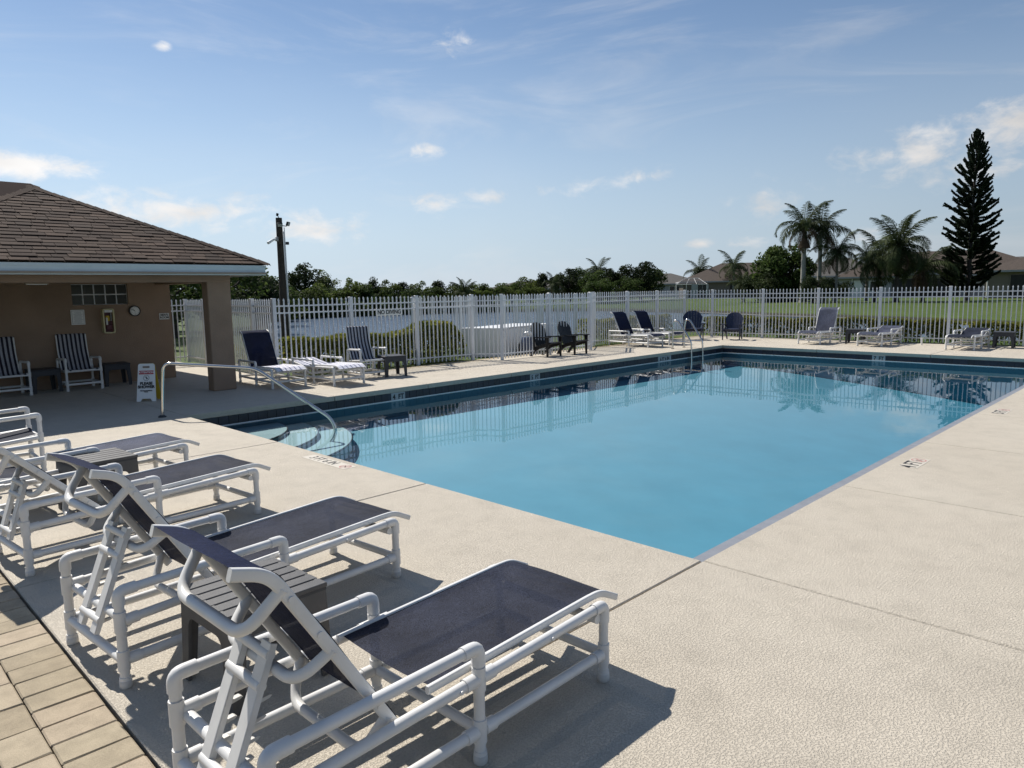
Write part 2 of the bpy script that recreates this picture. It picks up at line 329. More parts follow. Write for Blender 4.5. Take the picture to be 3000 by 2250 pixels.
def screenmat():
    m, nt, b = new_mat('insect_screen'); b.inputs['Base Color'].default_value = (.06, .06, .06, 1)
    tr = N(nt, 'ShaderNodeBsdfTransparent'); mx = N(nt, 'ShaderNodeMixShader'); mx.inputs[0].default_value = .5
    nt.links.new(b.outputs[0], mx.inputs[1]); nt.links.new(tr.outputs[0], mx.inputs[2]); nt.links.new(mx.outputs[0], nt.nodes['Material Output'].inputs[0]); return m
M['screen'] = screenmat()

# ------------------------------------------------------------------ mesh helpers
class MB:
    def __init__(s): s.v = []; s.f = []; s.sm = []
    def add(s, vs, fs, smooth=False):
        o = len(s.v); s.v.extend([tuple(v) for v in vs])
        for f in fs: s.f.append(tuple(i+o for i in f)); s.sm.append(smooth)
        return s
    def box(s, c, d, rz=0.0, bev=0.0, mat=None):
        hx, hy, hz = d[0]/2, d[1]/2, d[2]/2; c = Vector(c)
        T = (mat if mat is not None else Matrix.Rotation(rz, 3, 'Z'))
        if bev <= 0:
            vs = [c + T @ Vector((x*hx, y*hy, z*hz)) for x in (-1, 1) for y in (-1, 1) for z in (-1, 1)]
            return s.add(vs, [(0, 1, 3, 2), (4, 6, 7, 5), (0, 4, 5, 1), (2, 3, 7, 6), (0, 2, 6, 4), (1, 5, 7, 3)])
        vs = []; idx = {}
        for x in (-1, 1):
            for y in (-1, 1):
                for z in (-1, 1):
                    for a in range(3):
                        p = [x*hx, y*hy, z*hz]
                        for k in range(3):
                            if k != a: p[k] -= (x, y, z)[k]*bev
                        idx[(x, y, z, a)] = len(vs); vs.append(c + T @ Vector(p))
        fs = []
        for a in range(3):
            b_, c_ = (a+1) % 3, (a+2) % 3
            for sg in (-1, 1):
                q = []
                for u, w in ((-1, -1), (1, -1), (1, 1), (-1, 1)):
                    k = [0, 0, 0]; k[a] = sg; k[b_] = u; k[c_] = w; q.append(idx[(k[0], k[1], k[2], a)])
                fs.append(tuple(q) if sg > 0 else tuple(reversed(q)))
            for u in (-1, 1):
                for w in (-1, 1):
                    k0 = [0, 0, 0]; k1 = [0, 0, 0]; k0[a] = -1; k1[a] = 1
                    for k in (k0, k1): k[b_] = u; k[c_] = w
                    q = (idx[(*k0, b_)], idx[(*k1, b_)], idx[(*k1, c_)], idx[(*k0, c_)])
                    fs.append(q if u*w > 0 else tuple(reversed(q)))
        for x in (-1, 1):
            for y in (-1, 1):
                for z in (-1, 1):
                    q = (idx[(x, y, z, 0)], idx[(x, y, z, 1)], idx[(x, y, z, 2)])
                    fs.append(q if x*y*z > 0 else tuple(reversed(q)))
        return s.add(vs, fs)
    def tube(s, pts, r, n=10, cap=True, flat=None):
        """swept round tube; flat=(a, b) gives a rounded-rectangle section a wide, b deep"""
        P = [Vector(p) for p in pts]; m = len(P); rr = r if isinstance(r, (list, tuple)) else [r]*m
        T = []
        for i in range(m):
            a = P[max(i-1, 0)]; b = P[min(i+1, m-1)]; T.append((b-a).normalized())
        up = Vector((0, 0, 1)) if abs(T[0].z) < .95 else Vector((0, 1, 0))
        if flat: up = Vector((0, 1, 0))
        u = (up - T[0]*up.dot(T[0])).normalized(); vs = []; fs = []
        for i in range(m):
            u = (u - T[i]*u.dot(T[i])).normalized(); w = T[i].cross(u)
            for k in range(n):
                t = 2*math.pi*(k+.5)/n; cu, su = math.cos(t), math.sin(t)
                if flat:
                    e = .45; cu = math.copysign(abs(cu)**e, cu)*flat[0]/2; su = math.copysign(abs(su)**e, su)*flat[1]/2
                    vs.append(P[i] + u*cu + w*su)
                else: vs.append(P[i] + (u*cu + w*su)*rr[i])
        for i in range(m-1):
            for k in range(n):
                fs.append((i*n+k, i*n+(k+1) % n, (i+1)*n+(k+1) % n, (i+1)*n+k))
        s.add(vs, fs, True)
        if cap: s.add([vs[k] for k in range(n)], [tuple(reversed(range(n)))]); s.add([vs[(m-1)*n+k] for k in range(n)], [tuple(range(n))])
        return s
    def prism(s, poly, ext):
        n = len(poly); e = Vector(ext); a = [Vector(p) for p in poly]; b = [p+e for p in a]
        return s.add(a+b, [tuple(reversed(range(n))), tuple(range(n, 2*n))] + [(i, (i+1) % n, (i+1) % n+n, i+n) for i in range(n)])
    def sheet(s, grid, smooth=True):
        h = len(grid); w = len(grid[0]); vs = [p for row in grid for p in row]
        return s.add(vs, [(i*w+j, i*w+j+1, (i+1)*w+j+1, (i+1)*w+j) for i in range(h-1) for j in range(w-1)], smooth)
    def disc(s, c, r, n=20, axis='Z'):
        c = Vector(c); vs = []
        for k in range(n):
            t = 2*math.pi*k/n
            vs.append(c + (Vector((math.cos(t)*r, math.sin(t)*r, 0)) if axis == 'Z' else Vector((math.cos(t)*r, 0, math.sin(t)*r))))
        return s.add(vs, [tuple(range(n))])
    def mesh(s, name, mat=None):
        me = bpy.data.meshes.new(name); me.from_pydata(s.v, [], s.f); me.polygons.foreach_set('use_smooth', s.sm)
        if mat is not None: me.materials.append(mat)
        me.update(); return me
    def build(s, name, mat, parent=None, loc=None, rz=None):
        return link(name, s.mesh(name, mat), parent, loc, rz)
def link(name, me, parent=None, loc=None, rz=None):
    o = bpy.data.objects.new(name, me); COL.objects.link(o)
    if parent is not None: o.parent = parent
    if loc is not None: o.location = loc
    if rz is not None: o.rotation_euler = (0, 0, rz)
    return o
def tag(o, label=None, cat=None, group=None, kind=None):
    for k, v in (('label', label), ('category', cat), ('group', group), ('kind', kind)):
        if v: o[k] = v
    return o
def thing(name, label, cat, loc=(0, 0, 0), rz=0.0, group=None):
    o = bpy.data.objects.new(name, None); COL.objects.link(o); o.location = loc; o.rotation_euler = (0, 0, rz); o.empty_display_size = .1
    return tag(o, label, cat, group)
def copy_tree(o, parent=None):
    c = o.copy(); COL.objects.link(c); c.parent = parent
    for ch in o.children: copy_tree(ch, c)
    return c
def place(proto, first, label, loc, rz, group=None):
    o = proto if first else copy_tree(proto)
    o.location = loc; o.rotation_euler = (0, 0, rz); o['label'] = label
    if group: o['group'] = group
    return o
def rpath(pts, r, n=5):
    """polyline with rounded corners"""
    P = [Vector(p) for p in pts]; out = [P[0]]
    for i in range(1, len(P)-1):
        a, b, c = P[i-1], P[i], P[i+1]; d1 = (a-b); d2 = (c-b); l = min(r, d1.length*.49, d2.length*.49)
        p1 = b + d1.normalized()*l; p2 = b + d2.normalized()*l
        for k in range(n+1):
            t = k/n; out.append(p1*(1-t)**2 + b*2*t*(1-t) + p2*t*t)
    out.append(P[-1]); return out
def text_mesh(body, size, mat, depth=.0015, bold=0.0, align='CENTER'):
    cu = bpy.data.curves.new('lettering', 'FONT'); cu.body = body; cu.size = size; cu.align_x = align; cu.align_y = 'CENTER'
    cu.extrude = depth; cu.offset = bold; cu.space_line = .9
    o = bpy.data.objects.new('lettering_tmp', cu); COL.objects.link(o)
    dg = bpy.context.evaluated_depsgraph_get(); me = bpy.data.meshes.new_from_object(o.evaluated_get(dg))
    bpy.data.objects.remove(o); bpy.data.curves.remove(cu); me.materials.clear(); me.materials.append(mat); me.name = 'lettering'; return me
def face_text(body, size, mat, parent, loc, facing, bold=0.0, sx=1.0, name='lettering'):
    """upright lettering whose front looks along the facing direction (angle in the plan)"""
    o = link(name, text_mesh(body, size, mat, bold=bold), parent)
    o.rotation_euler = (math.pi/2, 0, facing + math.pi/2); o.location = loc; o.scale = (sx, 1, 1); return o

# ================================================================== SETTING
PLX, PLY = 15.45, 8.21            # pool: x along its length, y across
WATER = -.225
DX0, DX1, DY0, DY1 = -3.075, 19.0, -14.0, 11.0
def lerp(tab, x):
    if x <= tab[0][0]: return tab[0][1]
    for (a, b), (c, d) in zip(tab, tab[1:]):
        if x <= c: return b + (d-b)*(x-a)/(c-a)
    return tab[-1][1]
FAR = [(-40, 46), (9, 41.5), (11, 43), (25, 54), (31, 63), (38, 72), (47, 74), (55, 70), (62, 66), (66, 60)]
LAKE_Z = -.45
def sstep(a, b, x):
    t = max(0, min(1, (x-a)/(b-a))); return t*t*(3-2*t)
def ground_z(x, y):
    dx, dy = x-CX, y-CY; r = math.hypot(dx, dy); a = math.degrees(math.atan2(dy, dx)); rf = lerp(FAR, a)
    if DX0+1.0 < x < DX1-1.2 and DY0+1 < y < DY1-1.2: return -3.2
    if x <= 22.5 and y <= 15.5: return -.07
    near = max(x-23.0, y-15.9)
    if a > 63.5 or a < -60: near = min(near, (64.5-a)*.6 if a > 0 else (a+61)*.6)
    ins = min(near, rf-r)
    if near > 0 and r > rf:
        rise = -.10 + .40*sstep(0, 14, r-rf)
        return rise if r-rf > .6 else -.10 - .9*(1-(r-rf)/.6)
    if ins > 0: return -.07 - 1.4*sstep(0, 1.6, ins) if near < rf-r else -1.4
    return -.07
rs = [0.0] + [.5*i for i in range(1, 80)] + [40+.6*i for i in range(0, 75)] + [86+4*i for i in range(1, 12)] + [140, 160, 200, 260, 350, 500, 800, 1300, 2200, 4000]
NA = 300; grid = []
for r in rs:
    row = []
    for k in range(NA+1):
        t = 2*math.pi*k/NA; x = CX + r*math.cos(t); y = CY + r*math.sin(t); row.append((x, y, ground_z(x, y)))
    grid.append(row)
tag(MB().sheet(grid).build('ground', M['grass']), kind='structure')
# lake surface, out to its far shore
lk = MB(); ring = []
for k in range(0, 221):
    a = -60 + (64.6+60)*k/220; t = R_(a); rf = lerp(FAR, a) + .5; ring.append((CX + rf*math.cos(t), CY + rf*math.sin(t)))
inner = []
for k in range(0, 221):
    a = -60 + (64.6+60)*k/220; t = R_(a); c, s = math.cos(t), math.sin(t)
    q = min(((22.6-CX)/c) if c > .01 else 1e9, ((15.6-CY)/s) if s > .01 else 1e9); q = min(q, 60); inner.append((CX + q*c, CY + q*s))
lk.sheet([[(x, y, LAKE_Z) for x, y in inner], [(x, y, LAKE_Z) for x, y in ring]], False)
tag(lk.build('lake', M['lake']), kind='structure')

# pool deck: cast slabs with open joints on a dark bed
deck = tag(thing('pool_deck', None, None), kind='structure')
bedm = MB()
for (x0, x1, y0, y1) in ((DX0+.02, -.01, DY0, 19.0), (.01, DX1-.02, DY0, -.01), (.01, DX1-.02, PLY+.02, DY1-.02), (PLX+.02, DX1-.02, -.01, PLY)):
    bedm.add([(x0, y0, -.06), (x1, y0, -.06), (x1, y1, -.06), (x0, y1, -.06)], [(0, 1, 2, 3)])
bedm.build('bed', M['bed'], deck)
def slab(x0, x1, y0, y1, bev=.006):
    g = .005
    MB().box(((x0+x1)/2, (y0+y1)/2, -.0425), (x1-x0-2*g, y1-y0-2*g, .085), bev=bev).build('slab', M['deck'], deck)
def cuts(a, b, pts): p = [a] + [q for q in pts if a < q < b] + [b]; return list(zip(p, p[1:]))
for y0, y1 in cuts(DY0, 19.0, [-7.4, -3.7, 0, 2.735, 5.47, PLY, 13.0]): slab(DX0, 0, y0, y1)
for x0, x1 in cuts(0, DX1, [2.30, 4.6, 6.9, 9.2, 11.5, 13.8, 16.2]):
    for y0, y1 in cuts(DY0, 0, [-7.4, -3.7]): slab(x0, x1, y0, y1)
for x0, x1 in cuts(0, DX1, [2.42, 4.40, 6.60, 8.80, 11.0, 13.2, PLX]): slab(x0, x1, PLY, DY1)
for y0, y1 in cuts(0, PLY, [2.74, 5.47]): slab(PLX, DX1, y0, y1)
slab(0, 3.2, DY1, 19.0)
# gutter ledge along the near long side
gl = MB()
for k in range(7): gl.box((.004 + 15.44/7*(k+.5), .043, -.124), (15.44/7-.004, .083, .222), bev=.004)
gl.build('gutter_ledge', M['gutter'], deck)

# pool basin
basin = tag(thing('pool_basin', None, None), kind='structure')
def floor_z(x, y=0.0): return -.50 - .06*x/PLX - .75*(1-y/PLY)**1.3
pl = MB(); nx = 24
gridf = [[(PLX*i/nx, PLY*j/6, floor_z(PLX*i/nx, PLY*j/6)) for j in range(7)] for i in range(nx+1)]
pl.sheet(gridf)
pl.sheet([[(PLX*i/nx, PLY, -.236), (PLX*i/nx, PLY, floor_z(PLX*i/nx, PLY)-.02)][::-1] for i in range(nx+1)], False)
pl.sheet([[(PLX*i/nx, 0, -.236), (PLX*i/nx, 0, floor_z(PLX*i/nx))] for i in range(nx+1)], False)
pl.add([(0, 0, -.086), (0, PLY, -.086), (0, PLY, -1.3), (0, 0, -1.3)], [(0, 1, 2, 3)])
pl.add([(PLX, 0, -.236), (PLX, PLY, -.236), (PLX, PLY, -2.3), (PLX, 0, -2.3)], [(3, 2, 1, 0)])
pl.build('shell', M['plaster'], basin)
back = MB(); back.box((PLX/2, PLY+.02, -.161), (PLX+.1, .02, .149)); back.box((PLX+.02, PLY/2, -.161), (.02, PLY-.1, .149)); back.build('grout_backing', M['tilegrout'], basin)
TS = .1524
tme = MB().box((0, 0, 0), (TS-.004, .012, TS-.004), bev=.0015).mesh('tile', M['tile'])
mark_spans = [(3.555, 3.86), (7.16, 7.47), (12.05, 12.66)]
k = 0
x = TS/2
while x < PLX:
    if not any(a-.05 < x < b+.05 for a, b in mark_spans): link('tile', tme, basin, (x, PLY+.005, -.161))
    x += TS
y = PLY-TS/2
while y > .1:
    if not (3.75 < y < 4.06): link('tile', tme, basin, (PLX+.005, y, -.161), math.pi/2)
    y -= TS
tr = MB(); tr.box((PLX/2, PLY-.006, -.222), (PLX, .022, .020)); tr.box((PLX-.006, PLY/2, -.2222), (.022, PLY-.03, .0196)); tr.build('waterline_trim', M['trimwhite'], basin)
# rounded corner steps
def step_mesh(rx, ry, zt, zb):
    b = MB(); n = 22; poly = [(.003, PLY-.003)] + [(rx*math.cos(math.pi/2*k/n), PLY-.003-ry*math.sin(math.pi/2*k/n)) for k in range(n+1)]
    poly = [(max(x, .003), y) for x, y in poly]
    b.prism([(x, y, zb) for x, y in poly], (0, 0, zt-zb)); return b
for rx, ry, zt, zb in ((1.38, 1.30, -.295, -.36), (1.80, 1.80, -.355, -.42), (2.25, 2.4, -.42, -.60)):
    step_mesh(rx, ry, zt, zb).build('step', M['step'], basin)
    nb = MB(); n = 24
    pts = [(rx*math.cos(math.pi/2*k/n)+.002, PLY-.003-ry*math.sin(math.pi/2*k/n)-.002, zt-.010) for k in range(n+1)]
    nb.tube([p for p in pts if p[0] > .01 and p[1] < PLY-.01], .014, 6); nb.build('step_nosing', M['tile'], basin)
# water body
wb = MB(); wb.box((PLX/2, PLY/2, (WATER-2.6)/2), (PLX+.008, PLY+.008, 2.6+WATER)); tag(wb.build('pool_water', M['water']), kind='structure')

# depth markers: white tile plates with black figures
def wall_marker(words, x0, x1, wall):
    zc = -.161
    if wall == 'back':
        p = MB().box(((x0+x1)/2, PLY+.004, zc), (x1-x0, .012, TS-.004), bev=.0015).build('marker_tile', M['markplate'], basin)
        face_text(words, .125, M['ink'], p, ((x0+x1)/2, PLY-.004, zc), -math.pi/2, .004, .9)
    else:
        p = MB().box((PLX+.004, (x0+x1)/2, zc), (.012, x1-x0, TS-.004), bev=.0015).build('marker_tile', M['markplate'], basin)
        face_text(words, .125, M['ink'], p, (PLX-.004, (x0+x1)/2, zc), math.pi, .004, .9)
wall_marker('4  FT', 3.555, 3.86, 'back'); wall_marker('5  FT', 7.16, 7.47, 'back'); wall_marker('6 FT 6 IN', 12.05, 12.66, 'back'); wall_marker('7  FT', 3.75, 4.06, 'end')
def deck_marker(words, cx, cy, ang, w, h, size):
    p = MB().box((0, 0, .0005), (w, h, .003)).build('marker_plate', M['deckplate'], deck, (cx, cy, 0), ang)
    link('lettering', text_mesh(words, size, M['ink'], .0008, .0005), p, (-h*.55, 0, .003)).scale = (.92, 1.15, 1)
    r = h*.40; rg = MB(); n = 24; c = (w/2-h*.55, 0)
    for (r0, r1, m, nm) in ((r*.90, r, M['red'], 'no_diving_ring'),):
        vs = [(c[0]+q*math.cos(2*math.pi*k/n), c[1]+q*math.sin(2*math.pi*k/n), .0035) for q in (r0, r1) for k in range(n)]
        rg.add(vs, [(k, (k+1) % n, (k+1) % n+n, k+n) for k in range(n)])
    rg.box((c[0], c[1], .0037), (r*1.9, r*.09, .0006), rz=R_(45)); rg.build('no_diving_ring', M['red'], p)
    dv = MB(); dv.box((c[0]-.01, c[1]+.005, .0034), (r*.75, r*.16, .0004), rz=R_(-35)); dv.box((c[0]+r*.3, c[1]-r*.25, .0034), (r*.22, r*.22, .0004)); dv.build('diver_mark', M['ink'], p)
M['deckplate'] = simple('marker_plate_paint', (.52, .48, .41), .6, var=.12, scale=20, obj=False)
deck_marker('3 FT 6 IN', -.15, 4.14, -math.pi/2, .80, .15, .128)
deck_marker('4 FT', 3.54, -.215, 0, .44, .16, .17); deck_marker('5 FT', 7.30, -.215, 0, .44, .16, .17)
deck_marker('7 FT', 13.2, -.215, 0, .44, .16, .17)

# brick paver walk
walk = tag(thing('paver_walk', None, None), kind='structure')
MB().add([(DX0-6, DY0, -.05), (DX0-.002, DY0, -.05), (DX0-.002, 12, -.05), (DX0-6, 12, -.05)], [(0, 1, 2, 3)]).build('bed', M['bed'], walk)
PW, PL = .1555, .236
pmeshes = []
for v in range(5):
    b = MB(); b.box((0, 0, 0), (PL-.003, PW-.0035, .06), bev=.0045+.0006*v)
    b.v = [(x+rnd.uniform(-.0015, .0015), y+rnd.uniform(-.002, .002), z) for x, y, z in b.v]; pmeshes.append(b.mesh('brick', M['paver']))
y = -1.4; kk = 0
while y < 4.2:                                      # soldier course against the deck
    link('brick', pmeshes[rnd.randrange(5)], walk, (DX0-.008-PL/2, y, -.031+rnd.uniform(-.002, .002)), rnd.uniform(-.012, .012)); y += PW
for col in range(7):                                # running bond beyond it, laid the other way
    xx = DX0-.010-PL-PW*(col+.5); y = -1.2 + (.5*PL if col % 2 else 0)
    while y < 3.4:
        link('brick', pmeshes[rnd.randrange(5)], walk, (xx, y, -.031+rnd.uniform(-.002, .002)), math.pi/2+rnd.uniform(-.012, .012)); y += PL
MB().box((DX0-2.9, -1, -.032), (3.0, 26, .058)).build('outer_paving', M['paver'], walk)

# ================================================================== POOL HOUSE
WY = 13.40; WX = 1.79; HX0 = -6.2
house = thing('pool_house', 'tan stucco pool house with brown shingle hip roof and open porch', 'building')
wall = MB()
gx0, gx1, gz0, gz1 = -.006, .981, 1.553, 1.951
wall.box(((HX0+gx0)/2, WY+.1, 1.025), (gx0-HX0, .2, 2.05)); wall.box(((gx1+WX)/2, WY+.1, 1.025), (WX-gx1, .2, 2.05))
wall.box(((gx0+gx1)/2, WY+.1, gz0/2), (gx1-gx0, .2, gz0)); wall.box(((gx0+gx1)/2, WY+.1, (gz1+2.05)/2), (gx1-gx0, .2, 2.05-gz1))
wall.box((WX-.1, WY+3.2, 1.025), (.2, 6.0, 2.05)); wall.box(((HX0+WX)/2, WY+6.3, 1.025), (WX-HX0, .2, 2.05))
wall.build('wall', M['stucco'], house)
win = MB(); win.box(((gx0+gx1)/2, WY+.095, (gz0+gz1)/2), (gx1-gx0, .08, gz1-gz0)); win = win.build('window', M['grout'], house)
gbm = MB().box((0, 0, 0), ((gx1-gx0)/5-.020, .08, (gz1-gz0)/2-.020), bev=.006).mesh('glass_block', M['glassblock'])
for i in range(5):
    for j in range(2): link('glass_block', gbm, win, (gx0+(i+.5)*(gx1-gx0)/5, WY+.090, gz0+(j+.5)*(gz1-gz0)/2))
MB().box((1.575, 10.605, .985), (.415, .245, 1.97), bev=.012).build('column', M['stucco'], house)
MB().box((-5.2, 10.605, .985), (.415, .245, 1.97), bev=.012).build('column', M['stucco'], house)
beam = MB(); beam.box(((HX0+1.787)/2, 10.600, 1.990), (1.787-HX0, .262, .125), bev=.01); beam.box((1.64, 12.06, 1.991), (.28, 2.66, .123), bev=.01); beam.build('beam', M['stucco'], house)
MB().box((-1.95, 11.75, 2.075), (8.5, 3.3, .03)).build('porch_ceiling', M['soffit'], house)
# eaves
EX, EY = 2.30, 10.15; RL = -3.43; RB = 19.9
sf = MB(); sf.box(((RL-3+EX)/2, (EY+10.46)/2+.01, 2.062), (EX-RL+3, 10.46-EY, .012)); sf.box(((EX+1.80)/2, 15.2, 2.063), (EX-1.80, 9.4, .012)); sf.build('soffit', M['soffit'], house)
fa = MB(); fa.box(((HX0+EX)/2, EY+.01, 2.125), (EX-HX0, .022, .17)); fa.box((EX-.011, 15.1, 2.125), (.022, 9.88, .168)); fa.box(((HX0+EX)/2+.005, EY-.006, 2.192), (EX-HX0+.012, .014, .042)); fa.box((EX+.006, 15.1, 2.192), (.014, 9.9, .041))
fa.build('fascia', M['fascia'], house)
# hip roof
ZE = 2.222; AP = Vector((-.555, 13.0, 3.627)); RC = Vector((EX+.03, EY-.03, ZE)); LC = Vector((2*AP.x-RC.x, RC.y, ZE))
AB = Vector((AP.x, 17.1, AP.z)); RB_ = Vector((RC.x, 19.95, ZE)); LB_ = Vector((LC.x, 19.95, ZE))
rf = MB(); rf.add([RC, LC, AP, AB, RB_, LB_], [(1, 0, 2), (0, 4, 3, 2), (5, 1, 2, 3), (4, 5, 3)])
roof = rf.build('roof', M['shingle'], house)
ux = Vector((1, 0, 0)); us = (Vector((AP.x, AP.y, AP.z)) - Vector((AP.x, RC.y, ZE))); SL = us.length; us.normalize(); un = ux.cross(us)
EXPO = .137; rows = int(SL/EXPO)
half = (RC.x-LC.x)/2; restm = MB(); nsh = 0
Rm = Matrix((ux, us, un)).transposed()
tilt = Matrix.Rotation(R_(-4.5), 3, 'X')
shm = {}
def shingle_mesh(w):
    k = round(w, 2)
    if k not in shm: shm[k] = MB().box((0, 0, 0), (k-.006, EXPO*1.35, .011), bev=.002).mesh('shingle', M['shingle'])
    return shm[k]
for r in range(rows+1):
    s = (r+.5)*EXPO; hw = half*(1-s/SL)
    if hw < .06: continue
    x = -hw
    while x < hw-.02:
        w = min(rnd.choice((.18, .22, .26, .30, .34)), hw-x)
        if w < .07: break
        c = Vector((AP.x + x + w/2, RC.y, ZE)) + us*(s+EXPO*.14) + un*(.016+rnd.uniform(0, .009))
        mt = Rm @ tilt
        if c.x > -1.95 and nsh < 290:
            o = link('shingle', shingle_mesh(w), roof); o.matrix_local = Matrix.Translation(c) @ mt.to_4x4(); nsh += 1
        else: restm.box(c, (w-.006, EXPO*1.35, .011), mat=mt)
        x += w
o = restm.build('shingle', M['shingle'], roof); o['kind'] = 'stuff'
capm = MB()
capm.add([(-.10, -.11, -.030), (0, -.11, .008), (.10, -.11, -.030), (-.10, .11, -.018), (0, .11, .020), (.10, .11, -.018), (-.10, -.11, -.040), (0, -.11, -.004), (.10, -.11, -.040)],
         [(0, 1, 4, 3), (1, 2, 5, 4), (6, 7, 1, 0), (7, 8, 2, 1)])
capmesh = capm.mesh('ridge_cap', M['shingle'])
def caps(a, b):
    d = (b-a); n = int(d.length/.15); d.normalize(); sx = Vector((d.y, -d.x, 0)).normalized(); up = sx.cross(d)
    T = Matrix((sx, d, up)).transposed().to_4x4()
    for k in range(n+1):
        o = link('ridge_cap', capmesh, roof); o.matrix_local = Matrix.Translation(a + d*(.08+.15*k) + up*.030) @ T
caps(RC, AP); caps(LC, AP); caps(AP, AB)
# dark lodge roof standing behind the pool house
bl = thing('clubhouse', 'dark maroon flat roof edge showing above the pool house ridge', 'building')
b = MB(); b.box((-4.0, 30.0, 2.0), (9.0, 6.0, 4.0)); b.build('wall', M['housered'], bl)
b = MB(); b.add([(-11, 25.2, 4.0), (5.2, 25.2, 4.0), (5.2, 34, 4.0), (-11, 34, 4.0), (-7, 28.3, 5.76), (2.72, 28.3, 5.76), (2.72, 31, 5.76), (-7, 31, 5.76)], [(0, 1, 5, 4), (1, 2, 6, 5), (2, 3, 7, 6), (3, 0, 4, 7), (4, 5, 6, 7), (3, 2, 1, 0)]); b.build('roof', M['maroonroof'], bl)

# wall things
def wall_obj(nm): return nm
nt_ = thing('notice_board', 'framed white pool rules notice left of the first aid cabinet', 'sign', (.06, WY-.004, 1.325))
MB().box((0, -.006, 0), (.235, .014, .285), bev=.002).build('frame', M['signwhite'], nt_); MB().box((0, -.0145, 0), (.20, .004, .25)).build('print_border', M['signgrey'], nt_)
MB().box((0, -.018, 0), (.185, .004, .235)).build('paper', M['signwhite'], nt_)
ln = MB()
for k in range(15): ln.box((rnd.uniform(-.008, .008), -.021, .10-.0145*k), (rnd.uniform(.10, .165), .002, .005))
ln.build('printed_lines', M['signgrey'], nt_)
cb_ = thing('first_aid_cabinet', 'cream framed wall cabinet with red and yellow kit inside', 'cabinet', (.565, WY-.003, 1.235))
def rrect(w, h, r, y, n=5):
    pts = []
    for cx, cz, a0 in ((w/2-r, h/2-r, 0), (-w/2+r, h/2-r, 90), (-w/2+r, -h/2+r, 180), (w/2-r, -h/2+r, 270)):
        for k in range(n+1): t = R_(a0+90*k/n); pts.append(Vector((cx+r*math.cos(t), y, cz+r*math.sin(t))))
    return pts
def ring_frame(w, h, r, t, y0, y1):
    b = MB(); o1 = rrect(w, h, r, y0); i1 = rrect(w-2*t, h-2*t, max(r-t, .01), y0); o2 = [Vector((p.x, y1, p.z)) for p in o1]; i2 = [Vector((p.x, y1, p.z)) for p in i1]
    n = len(o1); fs = []
    for k in range(n):
        j = (k+1) % n; fs += [(k, j, n+j, n+k), (2*n+j, 2*n+k, 3*n+k, 3*n+j), (k, 2*n+k, 2*n+j, j), (n+j, 3*n+j, 3*n+k, n+k)]
    b.add(o1+i1+o2+i2, fs); return b
ring_frame(.205, .48, .035, .024, -.125, 0).build('frame', M['cream'], cb_)
MB().box((0, -.03, 0), (.165, .04, .44)).build('back_panel', M['maroon'], cb_)
MB().box((.004, -.075, -.12), (.11, .05, .10), bev=.01).build('kit_bag', M['maroon'], cb_)
MB().box((-.01, -.07, .05), (.07, .04, .11), bev=.01).build('yellow_mask', M['yellow'], cb_)
MB().box((-.03, -.08, -.01), (.03, .03, .16), bev=.006).build('white_tube', M['signwhite'], cb_); MB().box((.05, -.08, .10), (.02, .02, .2), bev=.004).build('grey_tube', M['signgrey'], cb_)
MB().box((0, -.118, .19), (.14, .004, .045)).build('label_strip', M['signwhite'], cb_)
ck = thing('wall_clock', 'round black rimmed wall clock beside the glass blocks', 'clock', (1.075, WY-.002, 1.415))
c_ = MB(); c_.tube([(0, -.001, 0), (0, -.035, 0)], .108, 28); c_.build('rim', M['blackplastic'], ck)
f_ = MB(); f_.add([(math.cos(2*math.pi*k/28)*.086, -.037, math.sin(2*math.pi*k/28)*.086) for k in range(28)], [tuple(range(28))]); f_.build('dial', M['signwhite'], ck)
for k in range(1, 13):
    t = R_(90-30*k); o = face_text(str(k), .026, M['ink'], ck, (math.cos(t)*.068, -.039, math.sin(t)*.068), -math.pi/2, name='numeral')
for nm, ang, L_ in (('hour_hand', 130, .045), ('minute_hand', 152, .070), ('second_hand', -92, .07)):
    h_ = MB(); t = R_(ang); h_.box((math.cos(t)*L_/2, -.0415, math.sin(t)*L_/2), (L_, .002, .006 if nm != 'second_hand' else .003), mat=Matrix.Rotation(-t, 3, 'Y')); h_.build(nm, M['ink'], ck)
mr_ = thing('restroom_sign', "small white sign reading men's room at the wall corner", 'sign', (1.64, WY-.003, 1.287))
MB().box((0, -.004, 0), (.195, .008, .128), bev=.002).build('plate', M['signwhite'], mr_); face_text("MEN'S\nROOM", .056, M['ink'], mr_, (0, -.010, 0), -math.pi/2, .002, 1.0)
bd = MB(); 
for w, h, x, z in ((.18, .003, 0, .056), (.18, .003, 0, -.056), (.003, .112, .09, 0), (.003, .112, -.09, 0)): bd.box((x, -.0085, z), (w, .001, h))
bd.build('border_line', M['ink'], mr_)
lf = thing('porch_light', 'flat slim light fixture under the porch beam', 'light', (-1.15, 10.6, 1.928)); MB().box((0, 0, -.012), (.30, .09, .022), bev=.005).build('housing', M['soffit'], lf); MB().box((0, 0, -.026), (.26, .06, .006)).build('diffuser', M['signwhite'], lf)

